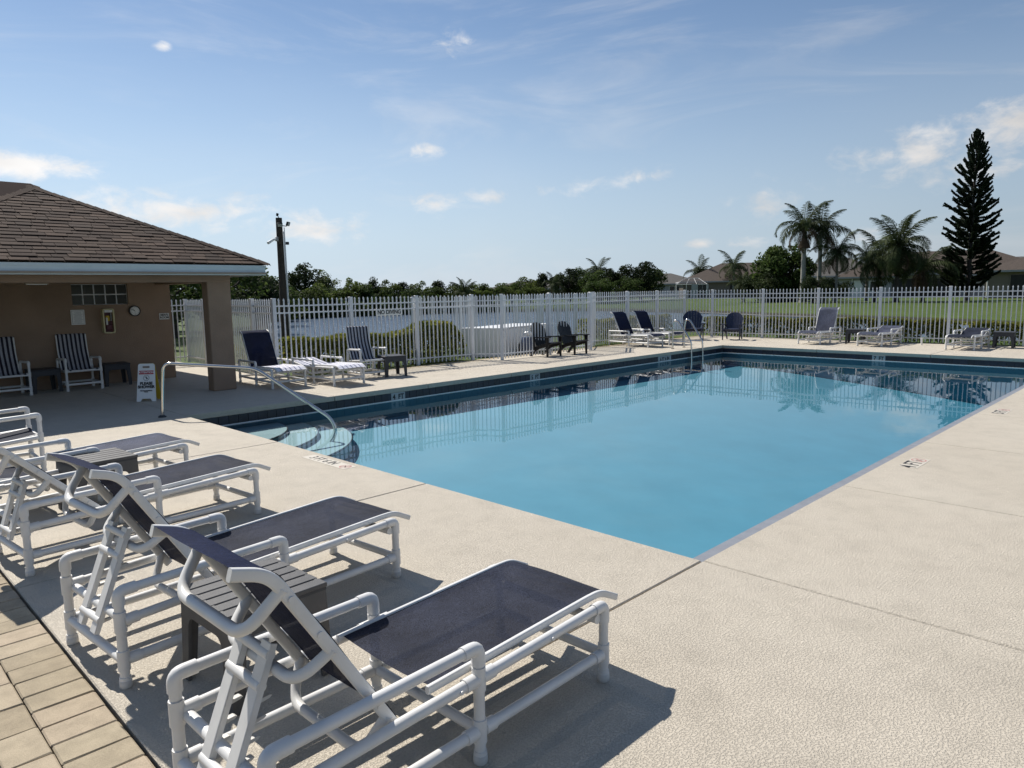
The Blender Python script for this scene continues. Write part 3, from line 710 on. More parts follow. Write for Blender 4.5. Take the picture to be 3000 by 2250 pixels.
# folding floor sign
fs_ = thing('floor_sign', 'white folding floor sign reading please shower with yellow rear leaf', 'sign', (.20, 10.27, 0), R_(-38))
def leaf_panel(w0, w1, h):
    return [(-w0/2, 0), (-w0/2+.06, 0), (-w0/2+.085, .045), (w0/2-.085, .045), (w0/2-.06, 0), (w0/2, 0), (w1/2, h-.02), (w1/2-.02, h), (-w1/2+.02, h), (-w1/2, h-.02)]
LN = R_(12)
def leaf_T(sgn): return Matrix.Rotation(sgn*LN, 4, 'X')
pf = MB(); pf.prism([(x, 0, z) for x, z in leaf_panel(.30, .255, .62)], (0, .012, 0)); front = pf.build('front_leaf', M['signwhite'], fs_); front.matrix_local = Matrix.Translation((0, -.13, 0)) @ leaf_T(-1)
pb = MB(); pb.prism([(x, 0, z) for x, z in leaf_panel(.30, .255, .62)], (0, .012, 0)); rear = pb.build('rear_leaf', M['yellow'], fs_); rear.matrix_local = Matrix.Translation((0, .13, 0)) @ leaf_T(1)
hb = MB(); hb.tube([(-.05, -.003, .565), (.05, -.003, .565)], .018, 10); hb.build('handle_slot', M['soffit'], front)
MB().box((0, -.002, .475), (.225, .004, .060)).build('red_band', M['red'], front)
def on_leaf(body, size, z, mat, bold=.001, sx=1.0):
    o = link('lettering', text_mesh(body, size, mat, bold=bold), front); o.rotation_euler = (math.pi/2, 0, 0); o.location = (0, -.006, z); o.scale = (sx, 1, 1)
on_leaf('ATTENTION', .042, .475, M['signwhite'], .001); on_leaf('PLEASE\nSHOWER', .062, .265, M['ink'], .003); on_leaf('BEFORE ENTERING\nPOOL', .022, .165, M['ink'], .001)
rg = MB(); n = 28; vs = [(q*math.cos(2*math.pi*k/n), -.003, .385+q*math.sin(2*math.pi*k/n)) for q in (.042, .047) for k in range(n)]; rg.add(vs, [(k, (k+1) % n, (k+1) % n+n, k+n) for k in range(n)])
rg.box((.006, -.003, .385), (.012, .002, .04)); rg.box((-.012, -.003, .40), (.022, .002, .012)); rg.box((.012, -.003, .372), (.03, .002, .012)); rg.build('shower_symbol', M['ink'], front)

# ================================================================== FURNITURE
PR, FR = .0205, .0255          # pipe and fitting radius
W = .315
def fit(b, p, d, l=.035):
    """pipe fitting collar centred on p along d"""
    d = Vector(d).normalized(); p = Vector(p); b.tube([p-d*l, p+d*l], FR, 12)
_cache = {}
def cached(key, fn):
    if key not in _cache: _cache[key] = fn()
    return _cache[key]
def back_geom(ang):
    h = Vector((.47, 0, .275)); a = R_(ang); u = Vector((-math.cos(a), 0, math.sin(a))); nb = Vector((-math.sin(a), 0, -math.cos(a)))
    bend = h + u*.765; a2 = a - R_(42); head = bend + Vector((-math.cos(a2), 0, math.sin(a2)))*.115
    return h, u, nb, bend, head
def make_chaise(style, ang, seat_m, back_m, label, group):
    root = thing('lounge_chair', label, 'lounge chair', group=group)
    P_ = lambda nm, key, fn, m: link(nm, cached((key,), lambda: fn().mesh(nm, m)), root)
    zs = lambda x: .300 + .045*x/1.54
    for s in (-1, 1):
        y = s*W
        def leg(x, zt, y=y):
            b = MB(); b.tube([(x, y, .012), (x, y, zt)], PR, 12)
            b.tube([(x, y, .03), (x, y, .05)], [FR*.98, FR*.94], 12); fit(b, (x, y, .125), (0, 0, 1), .045)
            if x < 1.5: fit(b, (x, y, zs(x)), (0, 0, 1), .045)
            return b
        lo = [P_('leg', 'rl%d' % s, lambda: leg(0, .347), M['pvc']), P_('leg', 'ml%d' % s, lambda: leg(.80, .347), M['pvc']), P_('leg', 'fl%d' % s, lambda: leg(1.54, .315), M['pvc'])]
        for x_, l_ in zip((0, .80, 1.54), lo): link('foot_cap', cached(('cap%d_%s' % (s, x_),), lambda: MB().tube([(x_, y, .0), (x_, y, .004), (x_, y, .034), (x_, y, .038)], [FR*.9, FR*1.04, FR*1.02, FR*.8], 12).mesh('foot_cap', M['pvcold'])), l_)
        def arm(y=y):
            b = MB(); b.tube(rpath([(0, y, .348), (0, y, .435), (.80, y, .442), (.80, y, .348)], .038), PR, 12)
            b.tube(rpath([(0, y, .375), (0, y, .435), (.075, y, .436)], .04), FR, 12); b.tube(rpath([(.80, y, .375), (.80, y, .442), (.725, y, .441)], .04), FR, 12); return b
        P_('armrest', 'arm%d' % s, arm, M['pvc'])
        def srail(y=y):
            b = MB(); b.tube([(0, y, zs(0)), (1.53, y, zs(1.54))], PR, 12); fit(b, (.045, y, zs(.04)), (1, 0, .03), .03); fit(b, (.76, y, zs(.76)), (1, 0, .03), .03); fit(b, (.84, y, zs(.84)), (1, 0, .03), .03)
            b.tube(rpath([(1.47, y, zs(1.47)), (1.54, y, zs(1.54)), (1.54, y, .27)], .035), FR, 12)
            for q in (.70, 1.18): b.tube([(q, y, zs(q)), (q, y+s*.026, zs(q))], .0075, 8)
            return b
        P_('seat_rail', 'sr%d' % s, srail, M['pvc'])
        def lrail(y=y):
            b = MB(); b.tube([(0, y, .125), (1.54, y, .125)], PR, 12)
            for q in (.045, .755, .845, 1.495): fit(b, (q, y, .125), (1, 0, 0), .025)
            return b
        P_('lower_rail', 'lr%d' % s, lrail, M['pvc'])
        def slr(y=s*(W-.043)):
            b = MB(); b.tube(rpath([(.60, y, zs(.6)+.030), (1.49, y, zs(1.49)+.033), (1.575, y, zs(1.54)+.030), (1.690, y, .318)], .06, 8), .01, 12, flat=(.020, .030)); return b
        P_('sling_rail', 'slr%d' % s, slr, M['pvc'])
        def brail(y=s*(W-.045)):
            h, u, nb, bend, head = back_geom(ang); b = MB(); b.tube(rpath([h+Vector((0, y, 0)), bend+Vector((0, y, 0)), head+Vector((0, y, 0))], .09, 8), .01, 14, flat=(.024, .038))
            for q in (.13, .50, .66): p = h+u*q+Vector((0, y, 0)); b.tube([p, p+Vector((0, s*.017, 0))], .011, 8)
            return b
        P_('back_rail', 'br%d_%d' % (s, ang), brail, M['pvc'])
    def cross(x, z, w=W): return lambda: MB().tube([(x, -w, z), (x, w, z)], PR, 12)
    for i, (x, z) in enumerate(((0, .125), (.03, .285), (.80, .125), (1.54, .125), (1.50, .292))): P_('crossbar', 'cb%d' % i, cross(x, z), M['pvc'])
    # U-shaped bows behind the back
    def bow(q, dep, y0=W-.045, splay=.0):
        def fn():
            h, u, nb, bend, head = back_geom(ang); p = h+u*q; e = nb*dep - u*splay
            b = MB(); b.tube(rpath([p+Vector((0, -y0, 0))-nb*.005, p+e+Vector((0, -y0+.05, 0)), p+e+Vector((0, y0-.05, 0)), p+Vector((0, y0, 0))-nb*.005], .07, 7), PR*.92, 12); return b
        return fn
    for i, (q, dep, sp) in enumerate(((.70, .145, .05), (.42, .125, .02), (.07, .12, .07))): P_('back_bow', 'bow%d_%d' % (i, ang), bow(q, dep, splay=sp), M['pvc'])
    h, u, nb, bend, head = back_geom(ang)
    # slings
    def seat():
        path = rpath([(.62, 0, zs(.62)+.036), (1.49, 0, zs(1.49)+.042), (1.575, 0, zs(1.54)+.040), (1.682, 0, .330)], .06, 8); full = []
        for a, b_ in zip(path, path[1:]):
            k = max(1, int((b_-a).length/.05)); full += [a+(b_-a)*(i/k) for i in range(k)]
        full.append(path[-1]); wy = W-.05; g = []
        for i, p in enumerate(full):
            row = []
            for j in range(11):
                v = -1+2*j/10; wr = .0025*math.sin(i*1.1+v*2.5)*(1-v*v); sag = -.014*(1-v*v)*min(1, (1.60-p.x)/.25 if p.x > 1.35 else 1); row.append((p.x, v*wy, p.z+sag+wr))
            g.append(row)
        return MB().sheet(g)
    so = link('seat_sling', cached(('seat', seat_m), lambda: seat().mesh('seat_sling', M[seat_m])), root)
    def bsl():
        off = -nb*.022; path = rpath([h+u*.02+off, bend+off, head+Vector((-.012, 0, .004))+off*.9], .10, 8); full = []
        for a, b_ in zip(path, path[1:]):
            k = max(1, int((b_-a).length/.05)); full += [a+(b_-a)*(i/k) for i in range(k)]
        full.append(path[-1]); wy = W-.048; g = []
        for i, p in enumerate(full):
            t = i/(len(full)-1); row = []
            for j in range(11):
                v = -1+2*j/10; q = p + nb*(.02*(1-v*v)*math.sin(math.pi*min(1, t*1.25)) + .002*math.sin(i*.9+v*3)); row.append((q.x, v*wy, q.z))
            g.append(row)
        return MB().sheet(g)
    link('back_sling', cached(('bsl', back_m, ang), lambda: bsl().mesh('back_sling', M[back_m])), root)
    # prop bars with notched catches
    def prop(y):
        def fn():
            top = h+u*.42+nb*.125; top = top + Vector((.0, 0, .07)) if style == 'up' else top
            bot = Vector((-.035, 0, .19)) if style == 'up' else Vector((.16, 0, .135)); d = (top-bot); L_ = d.length; d.normalize()
            T = Matrix((d.cross(Vector((0, 1, 0)))*-1, Vector((0, 1, 0)), d)).transposed()
            b = MB(); c = (top+bot)/2; b.box(c+Vector((0, y, 0)), (.006, .056, L_), mat=T, bev=.002)
            for sg in (-1, 1): b.box(c+Vector((0, y+sg*.0255, 0))+T @ Vector((.010, 0, 0)), (.020, .005, L_), mat=T)
            return b
        return fn
    for s in (-1, 1):
        po = P_('prop_bar', 'prop%s%d_%d' % (style, s, ang), prop(s*.078), M['pvc'])
        if style == 'up':
            def hooks(s=s):
                b = MB(); top = h+u*.42+nb*.125+Vector((0, 0, .07)); bot = Vector((-.035, 0, .19)); d = (top-bot).normalized(); f = Vector((0, 1, 0)).cross(d); f = f if f.x > 0 else -f
                for k in range(5):
                    p = bot + d*(.05+.062*k); y = s*.078
                    pts = [p+f*.016, p+f*.030-d*.004, p+f*.058+d*.012, p+f*.064+d*.020, p+f*.056+d*.022, p+f*.034+d*.012, p+f*.016+d*.030]
                    b.prism([q+Vector((0, y-.010, 0)) for q in pts], (0, .020, 0))
                return b
            link('catch_strip', cached(('hooks%d_%d' % (s, ang),), lambda: hooks().mesh('catch_strip', M['pvcold'])), po)
    if style == 'up':
        top = h+u*.42+nb*.125; bot = Vector((-.035, 0, .19))
        for i, t in enumerate((.12, .72, .92)):
            p = bot + (top+Vector((0, 0, .07))-bot)*t
            P_('rung', 'rung%d_%d' % (i, ang), lambda p=p: MB().tube([(p.x+.008, -.105, p.z), (p.x+.008, .105, p.z)], PR*.85, 10), M['pvc'])
    return root
G1 = 'navy sling lounge chairs on the near deck'; G2 = 'lounge chairs along the far pool edges'
c1 = make_chaise('up', 58, 'sling', 'slingdeep', 'nearest white pipe lounge chair with navy sling and raised back', G1)
place(c1, True, c1['label'], (-3.065, -.105, 0), R_(1.0))
place(c1, False, 'second white pipe lounge chair from the camera, grey slatted table in front of it', (-3.005, 1.404, 0), R_(4.5), G1)
c3 = make_chaise('up', 44, 'sling', 'slingdeep', 'third white pipe lounge chair, back cut off by the left picture edge', G1); place(c3, True, c3['label'], (-2.995, 3.21, 0), R_(5.2))
c4 = make_chaise('low', 6, 'slinggrey', 'sling', 'fourth and farthest of the near row of lounge chairs, beyond a slatted table', G1); place(c4, True, c4['label'], (-2.99, 4.60, 0), R_(5.5))
cA = make_chaise('up', 62, 'whitestripe', 'slingdeep', 'lounge chair beside the stucco column, navy back and pale striped seat', G2)
place(cA, True, cA['label'], (2.575, 11.36, 0), R_(-94))
cB = make_chaise('low', 9, 'whitestripe', 'whitestripe', 'pale striped lounge chair lying flat before the no diving fence', G2)
place(cB, True, cB['label'], (3.40, 10.80, 0), R_(-91))
cE = make_chaise('up', 62, 'slingdeep', 'slingdeep', 'left of two upright navy lounge chairs near the pool ladder', G2)
place(cE, True, cE['label'], (13.98, 10.98, 0), R_(-97)); place(cE, False, 'right of two upright navy lounge chairs near the pool ladder', (15.08, 10.95, 0), R_(-98), G2)
cR = make_chaise('up', 66, 'slinggrey', 'slinggrey', 'faded navy lounge chair with upright back facing the pool end wall', G2)
place(cR, True, cR['label'], (18.52, 6.30, 0), R_(180))
cL = make_chaise('low', 16, 'slinggrey', 'slinggrey', 'faded navy lounge chair laid nearly flat, right of a dark table', G2)
place(cL, True, cL['label'], (18.62, 4.65, 0), R_(179))
cL2 = make_chaise('low', 15, 'sling', 'sling', 'navy lounge chair laid nearly flat at the far right of the deck', G2)
place(cL2, True, cL2['label'], (18.60, 2.50, 0), R_(180))

# armchairs with pipe frames
def make_armchair(sling_m, label, group):
    root = thing('pipe_armchair', label, 'chair', group=group); w = .285
    for s in (-1, 1):
        y = s*w
        for x, zt in ((0, .498), (-.56, .488)):
            b = MB(); b.tube([(x, y, .0), (x, y, zt)], PR, 10); fit(b, (x, y, .12), (0, 0, 1), .04); fit(b, (x, y, .37), (0, 0, 1), .04); fit(b, (x, y, .03), (0, 0, 1), .03); b.build('leg', M['pvc'], root)
        b = MB(); b.tube(rpath([(0, y, .50), (0, y, .585), (-.56, y, .565), (-.56, y, .49)], .04), PR, 10); b.tube(rpath([(0, y, .53), (0, y, .585), (-.07, y, .583)], .04), FR, 10); b.build('armrest', M['pvc'], root)
        b = MB(); b.tube([(0, y, .12), (-.56, y, .12)], PR, 10); b.tube([(0, y, .37), (-.56, y, .33)], PR, 10); b.build('side_rail', M['pvc'], root)
        b = MB(); b.tube(rpath([(.0, s*(w-.04), .385), (-.46, s*(w-.04), .325), (-.62, s*(w-.04), .70), (-.66, s*(w-.04), 1.0)], .08), .013, 10); b.build('sling_rail', M['pvc'], root)
    for x, z in ((0, .12), (0, .36), (-.56, .12), (-.57, .50)): MB().tube([(x, -w, z), (x, w, z)], PR, 10).build('crossbar', M['pvc'], root)
    path = rpath([(.02, 0, .372), (.0, 0, .397), (-.455, 0, .34), (-.61, 0, .70), (-.66, 0, 1.01), (-.70, 0, 1.02)], .09, 6); g = []
    for i, p in enumerate(path): g.append([(p.x - .015*(1-v*v)*(1 if p.z > .45 else 0), v*(w-.035), p.z - .018*(1-v*v)*(1 if p.z < .45 else 0)) for v in [-1+2*j/12 for j in range(13)]])
    MB().sheet(g).build('sling', M[sling_m], root); return root
GA = 'striped pipe armchairs'
a1 = make_armchair('stripe', 'striped pipe armchair against the fence beside a grey plastic table', GA); place(a1, True, a1['label'], (4.28, 9.77, 0), R_(-96))
place(a1, False, 'striped pipe armchair in the porch shade between two dark tables', (-.10, 12.69, 0), R_(-90), GA)
place(a1, False, 'striped pipe armchair in the porch cut by the left picture edge', (-1.24, 12.66, 0), R_(-88), GA)
a2 = make_armchair('sling', 'navy sling pipe armchair at the edge of the porch shadow', GA); place(a2, True, a2['label'], (-2.25, 6.08, 0), R_(-2))

# slatted plastic side tables
def make_table(m, label, group, slats=True, H=.425):
    root = thing('side_table', label, 'table', group=group); w = .235
    if slats:
        for k in range(6):
            y = -w + .001 + (k+.5)*(2*w-.002)/6; MB().box((0, y, H-.010), (2*w-.012, (2*w)/6-.010, .020), bev=.003).build('slat', M[m], root)
        MB().box((0, 0, H-.028), (2*w-.02, 2*w-.02, .012)).build('top', M['darkplastic'], root)
    else:
        MB().box((0, 0, H-.014), (2*w-.004, 2*w-.004, .028), bev=.008).build('top', M[m], root)
    for a in range(4):
        T = Matrix.Rotation(a*math.pi/2, 3, 'Z'); pts = [(-w, 0.004), (-w+.008, H-.002), (w-.008, H-.002), (w, 0.004), (w-.055, 0.004), (w-.075, H-.17)]
        n = 8
        for k in range(n+1):
            t = math.pi*.5*k/n; pts.append((w-.075-.05*(1-math.cos(t)), H-.17+.055*math.sin(t)))
        for k in range(n+1):
            t = math.pi*.5*k/n; pts.append((-w+.125-.05*math.sin(t), H-.115-.055*(1-math.cos(t))))
        pts.append((-w+.055, 0.004))
        top0 = w-.006; b = MB(); th = .014
        poly = []
        for x, z in pts:
            yy = -(w+.0 - .012*(z/H)) ; poly.append(T @ Vector((x*(1-.02*z/H), yy, z)))
        b.prism(poly, T @ Vector((0, th, 0))); b.build('side_panel', M[m], root)
    return root
GT = 'plastic side tables'
t1 = make_table('greyplastic', 'grey slatted side table between the two nearest lounge chairs', GT); place(t1, True, t1['label'], (-2.535, .755, 0), R_(2))
place(t1, False, 'grey slatted side table between the third and fourth near lounge chairs', (-2.22, 4.17, 0), R_(4), GT)
t2 = make_table('darkplastic', 'dark grey plastic table beside the striped chair at the fence', GT, False); place(t2, True, t2['label'], (4.76, 9.83, 0), R_(-14))
place(t2, False, 'dark table in the porch between the two striped armchairs', (-.68, 13.02, 0), R_(2), GT); place(t2, False, 'dark table in the porch under the first aid cabinet', (.53, 13.08, 0), R_(-3), GT)
place(t2, False, 'dark plastic table between the two faded lounge chairs at the end wall', (17.96, 5.36, 0), R_(10), GT); place(t2, False, 'dark plastic table at the far right picture edge', (18.38, 1.80, 0), R_(5), GT)

# fan-back plastic garden chairs
def make_adirondack(m, label, group):
    root = thing('garden_chair', label, 'chair', group=group); mt = M[m]
    for s in (-1, 1):
        y = s*.265
        b = MB(); b.prism([(-.005, y-.014, 0), (.040, y-.014, 0), (.048, y-.014, .30), (.062, y-.014, .495), (-.045, y-.014, .495), (-.022, y-.014, .30)], (0, .028, 0)); b.build('front_leg', mt, root)
        b = MB(); b.prism([(.05, s*.235-.014, .285), (.05, s*.235-.014, .365), (-.15, s*.235-.014, .33), (-.42, s*.235-.014, .245), (-.60, s*.235-.014, .0), (-.52, s*.235-.014, .0), (-.42, s*.235-.014, .12), (-.28, s*.235-.014, .20)], (0, .028, 0)); b.build('side_rail', mt, root)
        b = MB(); b.prism([(.10, y-.062, .495), (.11, y, .495), (.09, y+.062, .495), (-.25, y+.055, .488), (-.56, y+.02, .470), (-.56, y-.02, .470), (-.25, y-.05, .488)], (0, 0, .022)); b.build('armrest', mt, root)
        b = MB(); b.prism([(-.46, s*.262-.012, .47), (-.42, s*.262-.012, .47), (-.40, s*.262-.012, .20), (-.45, s*.262-.012, .19)], (0, .024, 0)); b.build('arm_support', mt, root)
    for k in range(6):
        t = k/5; x = .075-.085*k; z = .372-.022*k + (.0 if k else -.012); MB().box((x, 0, z), (.078, .50, .018), mat=Matrix.Rotation(R_(14), 3, 'Y'), bev=.005).build('seat_slat', mt, root)
    # back: seven splayed staves under a round crest
    bx, bz = -.385, .25; lean = R_(21)
    ub = Vector((-math.sin(lean), 0, math.cos(lean)))
    crest = lambda q: .655*(1-.30*abs(q)**2.8)
    for k in range(7):
        v = (k-3)/3; y0 = v*.185; y1 = v*.262; hw0 = .030; hw1 = .0448
        base = Vector((bx, y0, bz)); pts = [(0, -hw0)]
        for j in range(7):
            q = (-1+2*j/6)*.93; pts.append((crest((y1+q*hw1)/.302), q*hw1))
        pts.append((0, hw0)); b = MB()
        def P3(l, yy):
            t = l/.655; w_ = yy*(1 if l > 0 else 1); yt = y0 + (y1-y0)*t + w_
            return Vector((bx, 0, bz)) + ub*l + Vector((.045*(yt/.3)**2*t, yt, 0))
        b.prism([P3(l, yy) for l, yy in pts], Vector((math.cos(lean), 0, math.sin(lean)))*.014); b.build('back_stave', mt, root)
    # webs joining the staves
    for l, hw in ((.06, .205), (.33, .235), (.50, .25)):
        n = 10; g = MB(); pa = [base_ for base_ in [Vector((bx, 0, bz)) + ub*l + Vector((.035*(v*v)*l/.6 - .010, v*hw, 0)) for v in [-1+2*i/n for i in range(n+1)]]]
        g.tube(pa, .012, 6, flat=None); g.build('back_web', mt, root)
    return root
GD = 'fan back garden chairs'
d1 = make_adirondack('blackplastic', 'left black fan back garden chair facing the pool', GD); place(d1, True, d1['label'], (9.86, 9.92, 0), R_(-88))
place(d1, False, 'right black fan back garden chair facing the pool', (10.78, 9.80, 0), R_(-86), GD)
d2 = make_adirondack('navyplastic', 'navy fan back garden chair behind the pool ladder in the fence corner', GD); place(d2, True, d2['label'], (16.75, 9.95, 0), R_(-146)); d2.scale = (1.12, 1.12, 1.08)
place(d2, False, 'navy fan back garden chair alone right of the pool ladder', (17.45, 9.0, 0), R_(-163), GD).scale = (1, 1, 1)

# stainless rails
hr = thing('handrail', 'curved stainless handrail running down into the pool steps', 'handrail', (-.27, 8.354, 0), math.atan2(6.75-8.354, 1.5+.27))
MB().tube(rpath([(0, 0, .0), (.04, 0, .52), (.07, 0, .765), (.30, 0, .745), (1.33, 0, .665), (2.36, 0, -.08), (2.43, 0, -.30), (2.20, 0, -.62)], .13, 8), .0235, 16).build('rail', M['steel'], hr)
b = MB(); b.tube([(0, 0, .0), (0, 0, .012)], .055, 20); b.tube([(0, 0, .012), (.001, 0, .03)], [.05, .03], 20); b.build('flange', M['darkplastic'], hr)
ld = thing('pool_ladder', 'stainless pool ladder with two looped grab rails near the far corner', 'ladder', (13.55, 8.72, 0), 0)
for x in (0, .60):
    MB().tube(rpath([(x, 0, .0), (x, .0, .62), (x, -.05, .80), (x, -.17, .79), (x, -.58, .22), (x, -.60, -.10), (x, -.60, -.95)], .09, 7), .0255, 14).build('grab_rail', M['steel'], ld)
    MB().tube([(x, 0, 0), (x, 0, .012)], .045, 18).build('flange', M['darkplastic'], ld)
    MB().tube([(x, 0, .20), (x, -.588, .20)], .019, 12).build('brace', M['steel'], ld)
for z in (-.34, -.62): MB().box((.30, -.60, z), (.58, .08, .025), bev=.006).build('step', M['steel'], ld)

# ================================================================== FENCES
FH = 1.62
postm = MB().box((0, 0, FH/2-.01), (.074, .074, FH-.02)).box((0, 0, FH-.012), (.084, .084, .024), bev=.006).mesh('post', M['alum'])
def picket_mesh():
    b = MB(); w = .0115; zt = FH-.055
    b.box((0, 0, (zt+.03)/2), (2*w, 2*w, zt-.03))
    q = .0165; vs = [(-w, -w, zt), (w, -w, zt), (w, w, zt), (-w, w, zt), (-q, -q*.6, zt+.014), (q, -q*.6, zt+.014), (q, q*.6, zt+.014), (-q, q*.6, zt+.014), (0, 0, zt+.052)]
    b.add(vs, [(0, 1, 5, 4), (1, 2, 6, 5), (2, 3, 7, 6), (3, 0, 4, 7), (4, 5, 8), (5, 6, 8), (6, 7, 8), (7, 4, 8)]); return b.mesh('picket', M['alum'])
pickm = picket_mesh()
def fence(label, pts, z0=0.0, n=None, ends=(True, True)):
    root = thing('fence', label, 'fence', (pts[0][0], pts[0][1], z0), group='white picket fence runs round the pool')
    ox, oy = pts[0]
    for i, (x, y) in enumerate(pts):
        if (i == 0 and not ends[0]) or (i == len(pts)-1 and not ends[1]): continue
        j = min(i, len(pts)-2); a = math.atan2(pts[j+1][1]-pts[j][1], pts[j+1][0]-pts[j][0]); link('post', postm, root, (x-ox, y-oy, 0), a)
    for (x0, y0), (x1, y1) in zip(pts, pts[1:]):
        L_ = math.hypot(x1-x0, y1-y0); a = math.atan2(y1-y0, x1-x0); cx, cy = (x0+x1)/2-ox, (y0+y1)/2-oy
        for z in (.145, 1.322, 1.462): MB().box((0, 0, 0), (L_-.07, .030, .028)).build('rail', M['alum'], root, (cx, cy, z), a)
        k = max(2, round(L_/.1125))
        for q in range(1, k):
            t = q/k; link('picket', pickm, root, (x0+(x1-x0)*t-ox, y0+(y1-y0)*t-oy, rnd.uniform(-.004, .004)), a+rnd.uniform(-.04, .04))
    return root
P829 = (2.96, 11.22)
fence('white picket fence run leading back beside the pool house', [P829, (3.05, 12.35), (3.17, 14.1), (3.27, 15.4), (3.36, 16.75)], ends=(False, True))
fence('short white picket fence run behind the porch opening', [(3.36, 16.75), (1.6, 16.75), (-.2, 16.75)], ends=(False, True))
fence('white picket fence run carrying the no diving sign', [P829, (4.72, 11.20), (6.47, 11.17), (8.03, 10.98)])
fence('narrow angled white fence panel left of the black chairs', [(8.03, 10.98), (8.45, 10.36)], ends=(False, True))
fence('white picket fence run right behind the two black chairs', [(8.45, 10.36), (10.2, 10.36), (11.92, 10.36)], ends=(False, True))
fence('white fence panel seen edge on between black chairs and loungers', [(11.92, 10.36), (13.13, 11.20)], ends=(False, True))
fence('white picket fence run behind the two upright navy loungers', [(13.13, 11.20), (14.9, 11.24), (16.68, 11.30), (18.62, 11.42)], ends=(False, True))
fence('long white picket fence run across the far end of the deck', [(18.62, 11.42), (18.70, 10.38), (18.80, 8.60), (18.90, 6.84), (18.98, 5.05), (19.12, 3.27), (19.2, 1.5), (19.3, -.3), (19.4, -2.1)], ends=(False, True))
fence('white picket fence of the equipment yard behind the black chairs', [(6.75, 11.55), (8.6, 14.1), (10.4, 14.1), (12.2, 14.1), (14.0, 14.1), (15.8, 14.1), (16.9, 14.1)], z0=-.06)
nd = thing('no_diving_sign', 'white no diving sign fixed to the fence above the hedge', 'sign', (5.68, 11.17, 1.262), 0)
def _nd():
    MB().box((0, -.030, 0), (.72, .006, .150), bev=.001).build('plate', M['signwhite'], nd)
    face_text('NO DIVING', .128, M['ink'], nd, (0, -.035, -.002), -math.pi/2, .004, .95)
_nd()

# timber pole with flood lights and camera
pole = thing('timber_pole', 'dark timber pole with flood lights and camera behind the fence', 'pole', (5.44, 15.53, -.07))
b = MB(); b.tube([(0, 0, 0), (.0, 0, 3.75)], [.104, .080], 14); b.build('shaft', M['wood'], pole)
for dx, r in ((.10, .016), (.125, .012)):
    MB().tube([(dx*.75, -.085-dx*.2, .2), (dx*.68, -.075-dx*.2, 3.0+dx*4)], r, 8).build('conduit', M['alum'], pole)
MB().box((.165, -.06, 3.10), (.09, .06, .075), bev=.008).build('junction_box', M['darkplastic'], pole)
def flood(p, rz, rx, m2):
    o = bpy.data.objects.new('flood_light', None); COL.objects.link(o); o.parent = pole
    o = bpy.data.objects.new('x', None); return o
for (px, py, pz, rz, rx) in ((.20, -.10, 3.60, 35, 20), (-.055, -.14, 3.56, -20, 35)):
    body = MB(); T = Matrix.Rotation(R_(rz), 3, 'Z') @ Matrix.Rotation(R_(rx), 3, 'X'); body.box((px, py, pz), (.135, .05, .11), mat=T, bev=.01); o = body.build('flood_light', M['blackplastic'], pole)
    gb = MB(); gb.box(Vector((px, py, pz))+T @ Vector((0, -.027, 0)), (.11, .004, .085), mat=T); gb.build('lens', M['signgrey'], o)
    ab = MB(); ab.tube([(px*.3, py*.4, pz-.05), (px*.8, py*.8, pz-.06), (px, py, pz-.02)], .012, 8); ab.build('bracket', M['blackplastic'], o)
b = MB(); b.tube([(0, 0, 3.74), (-.02, 0, 3.80)], .010, 6); o = b.build('sensor', M['blackplastic'], pole); e = MB(); e.tube([(-.045, 0, 3.80), (-.025, 0, 3.86)], [.028, .034], 10); e.build('sensor_head', M['blackplastic'], o)
b = MB(); b.box((-.115, -.05, 3.20), (.07, .09, .12), bev=.02); o = b.build('security_camera', M['signgrey'], pole); e = MB(); e.tube([(-.15, -.07, 3.20), (-.25, -.10, 3.17), (-.42, -.16, 3.08)], [.022, .032, .036], 12); e.build('barrel', M['signwhite'], o)

# equipment yard: white moulded tub, barrel
tub = thing('fibreglass_tub', 'white moulded tub shell behind the fence near the black chairs', 'tub', (0, 0, 0))
pA = [(8.98, 12.50), (9.55, 11.55), (12.4, 12.15), (11.7, 13.2)]
def tub_wall(a, b_, z0, z1, th=.06):
    a = Vector((a[0], a[1], 0)); c = Vector((b_[0], b_[1], 0)); d = (c-a).normalized(); nrm = Vector((-d.y, d.x, 0))*th
    m = MB(); m.prism([a+Vector((0, 0, z0)), c+Vector((0, 0, z0)), c+Vector((0, 0, z1)), a+Vector((0, 0, z1))], nrm); return m
tub_wall(pA[0], pA[1], -.07, .66).build('end_panel', M['fibreglass'], tub)
a = Vector((pA[1][0], pA[1][1], 0)); d = (Vector((pA[2][0], pA[2][1], 0))-a); L_ = d.length; d.normalize(); nrm = Vector((-d.y, d.x, 0))*.06
arch = [(0, -.07), (0, .60)] + [(.12+.62*k/8, .60+.11*math.sin(math.pi*.5*k/8)) for k in range(9)] + [(.95, .69), (L_, .62), (L_, -.07), (1.75, -.07)] + [(1.75-.55*k/8, -.07+.42*math.sin(math.pi*.5*k/8)+.0) for k in range(1, 9)] + [(1.2-.5*(k/8), .35-.42*(1-math.cos(math.pi*.5*k/8))) for k in range(1, 9)]
m_ = MB(); m_.prism([a+d*s+Vector((0, 0, z)) for s, z in arch], nrm); m_.build('side_panel', M['fibreglass'], tub)
tub_wall(pA[2], pA[3], -.07, .62).build('end_panel', M['fibreglass'], tub); tub_wall(pA[3], pA[0], -.07, .66).build('side_panel', M['fibreglass'], tub)
m_ = MB(); m_.prism([(x, y, .655) for x, y in pA], (0, 0, .05)); m_.build('lid', M['fibreglass'], tub)
brl = thing('blue_barrel', 'dark blue plastic barrel behind the fence by the white tub', 'barrel', (10.35, 11.22, -.07))
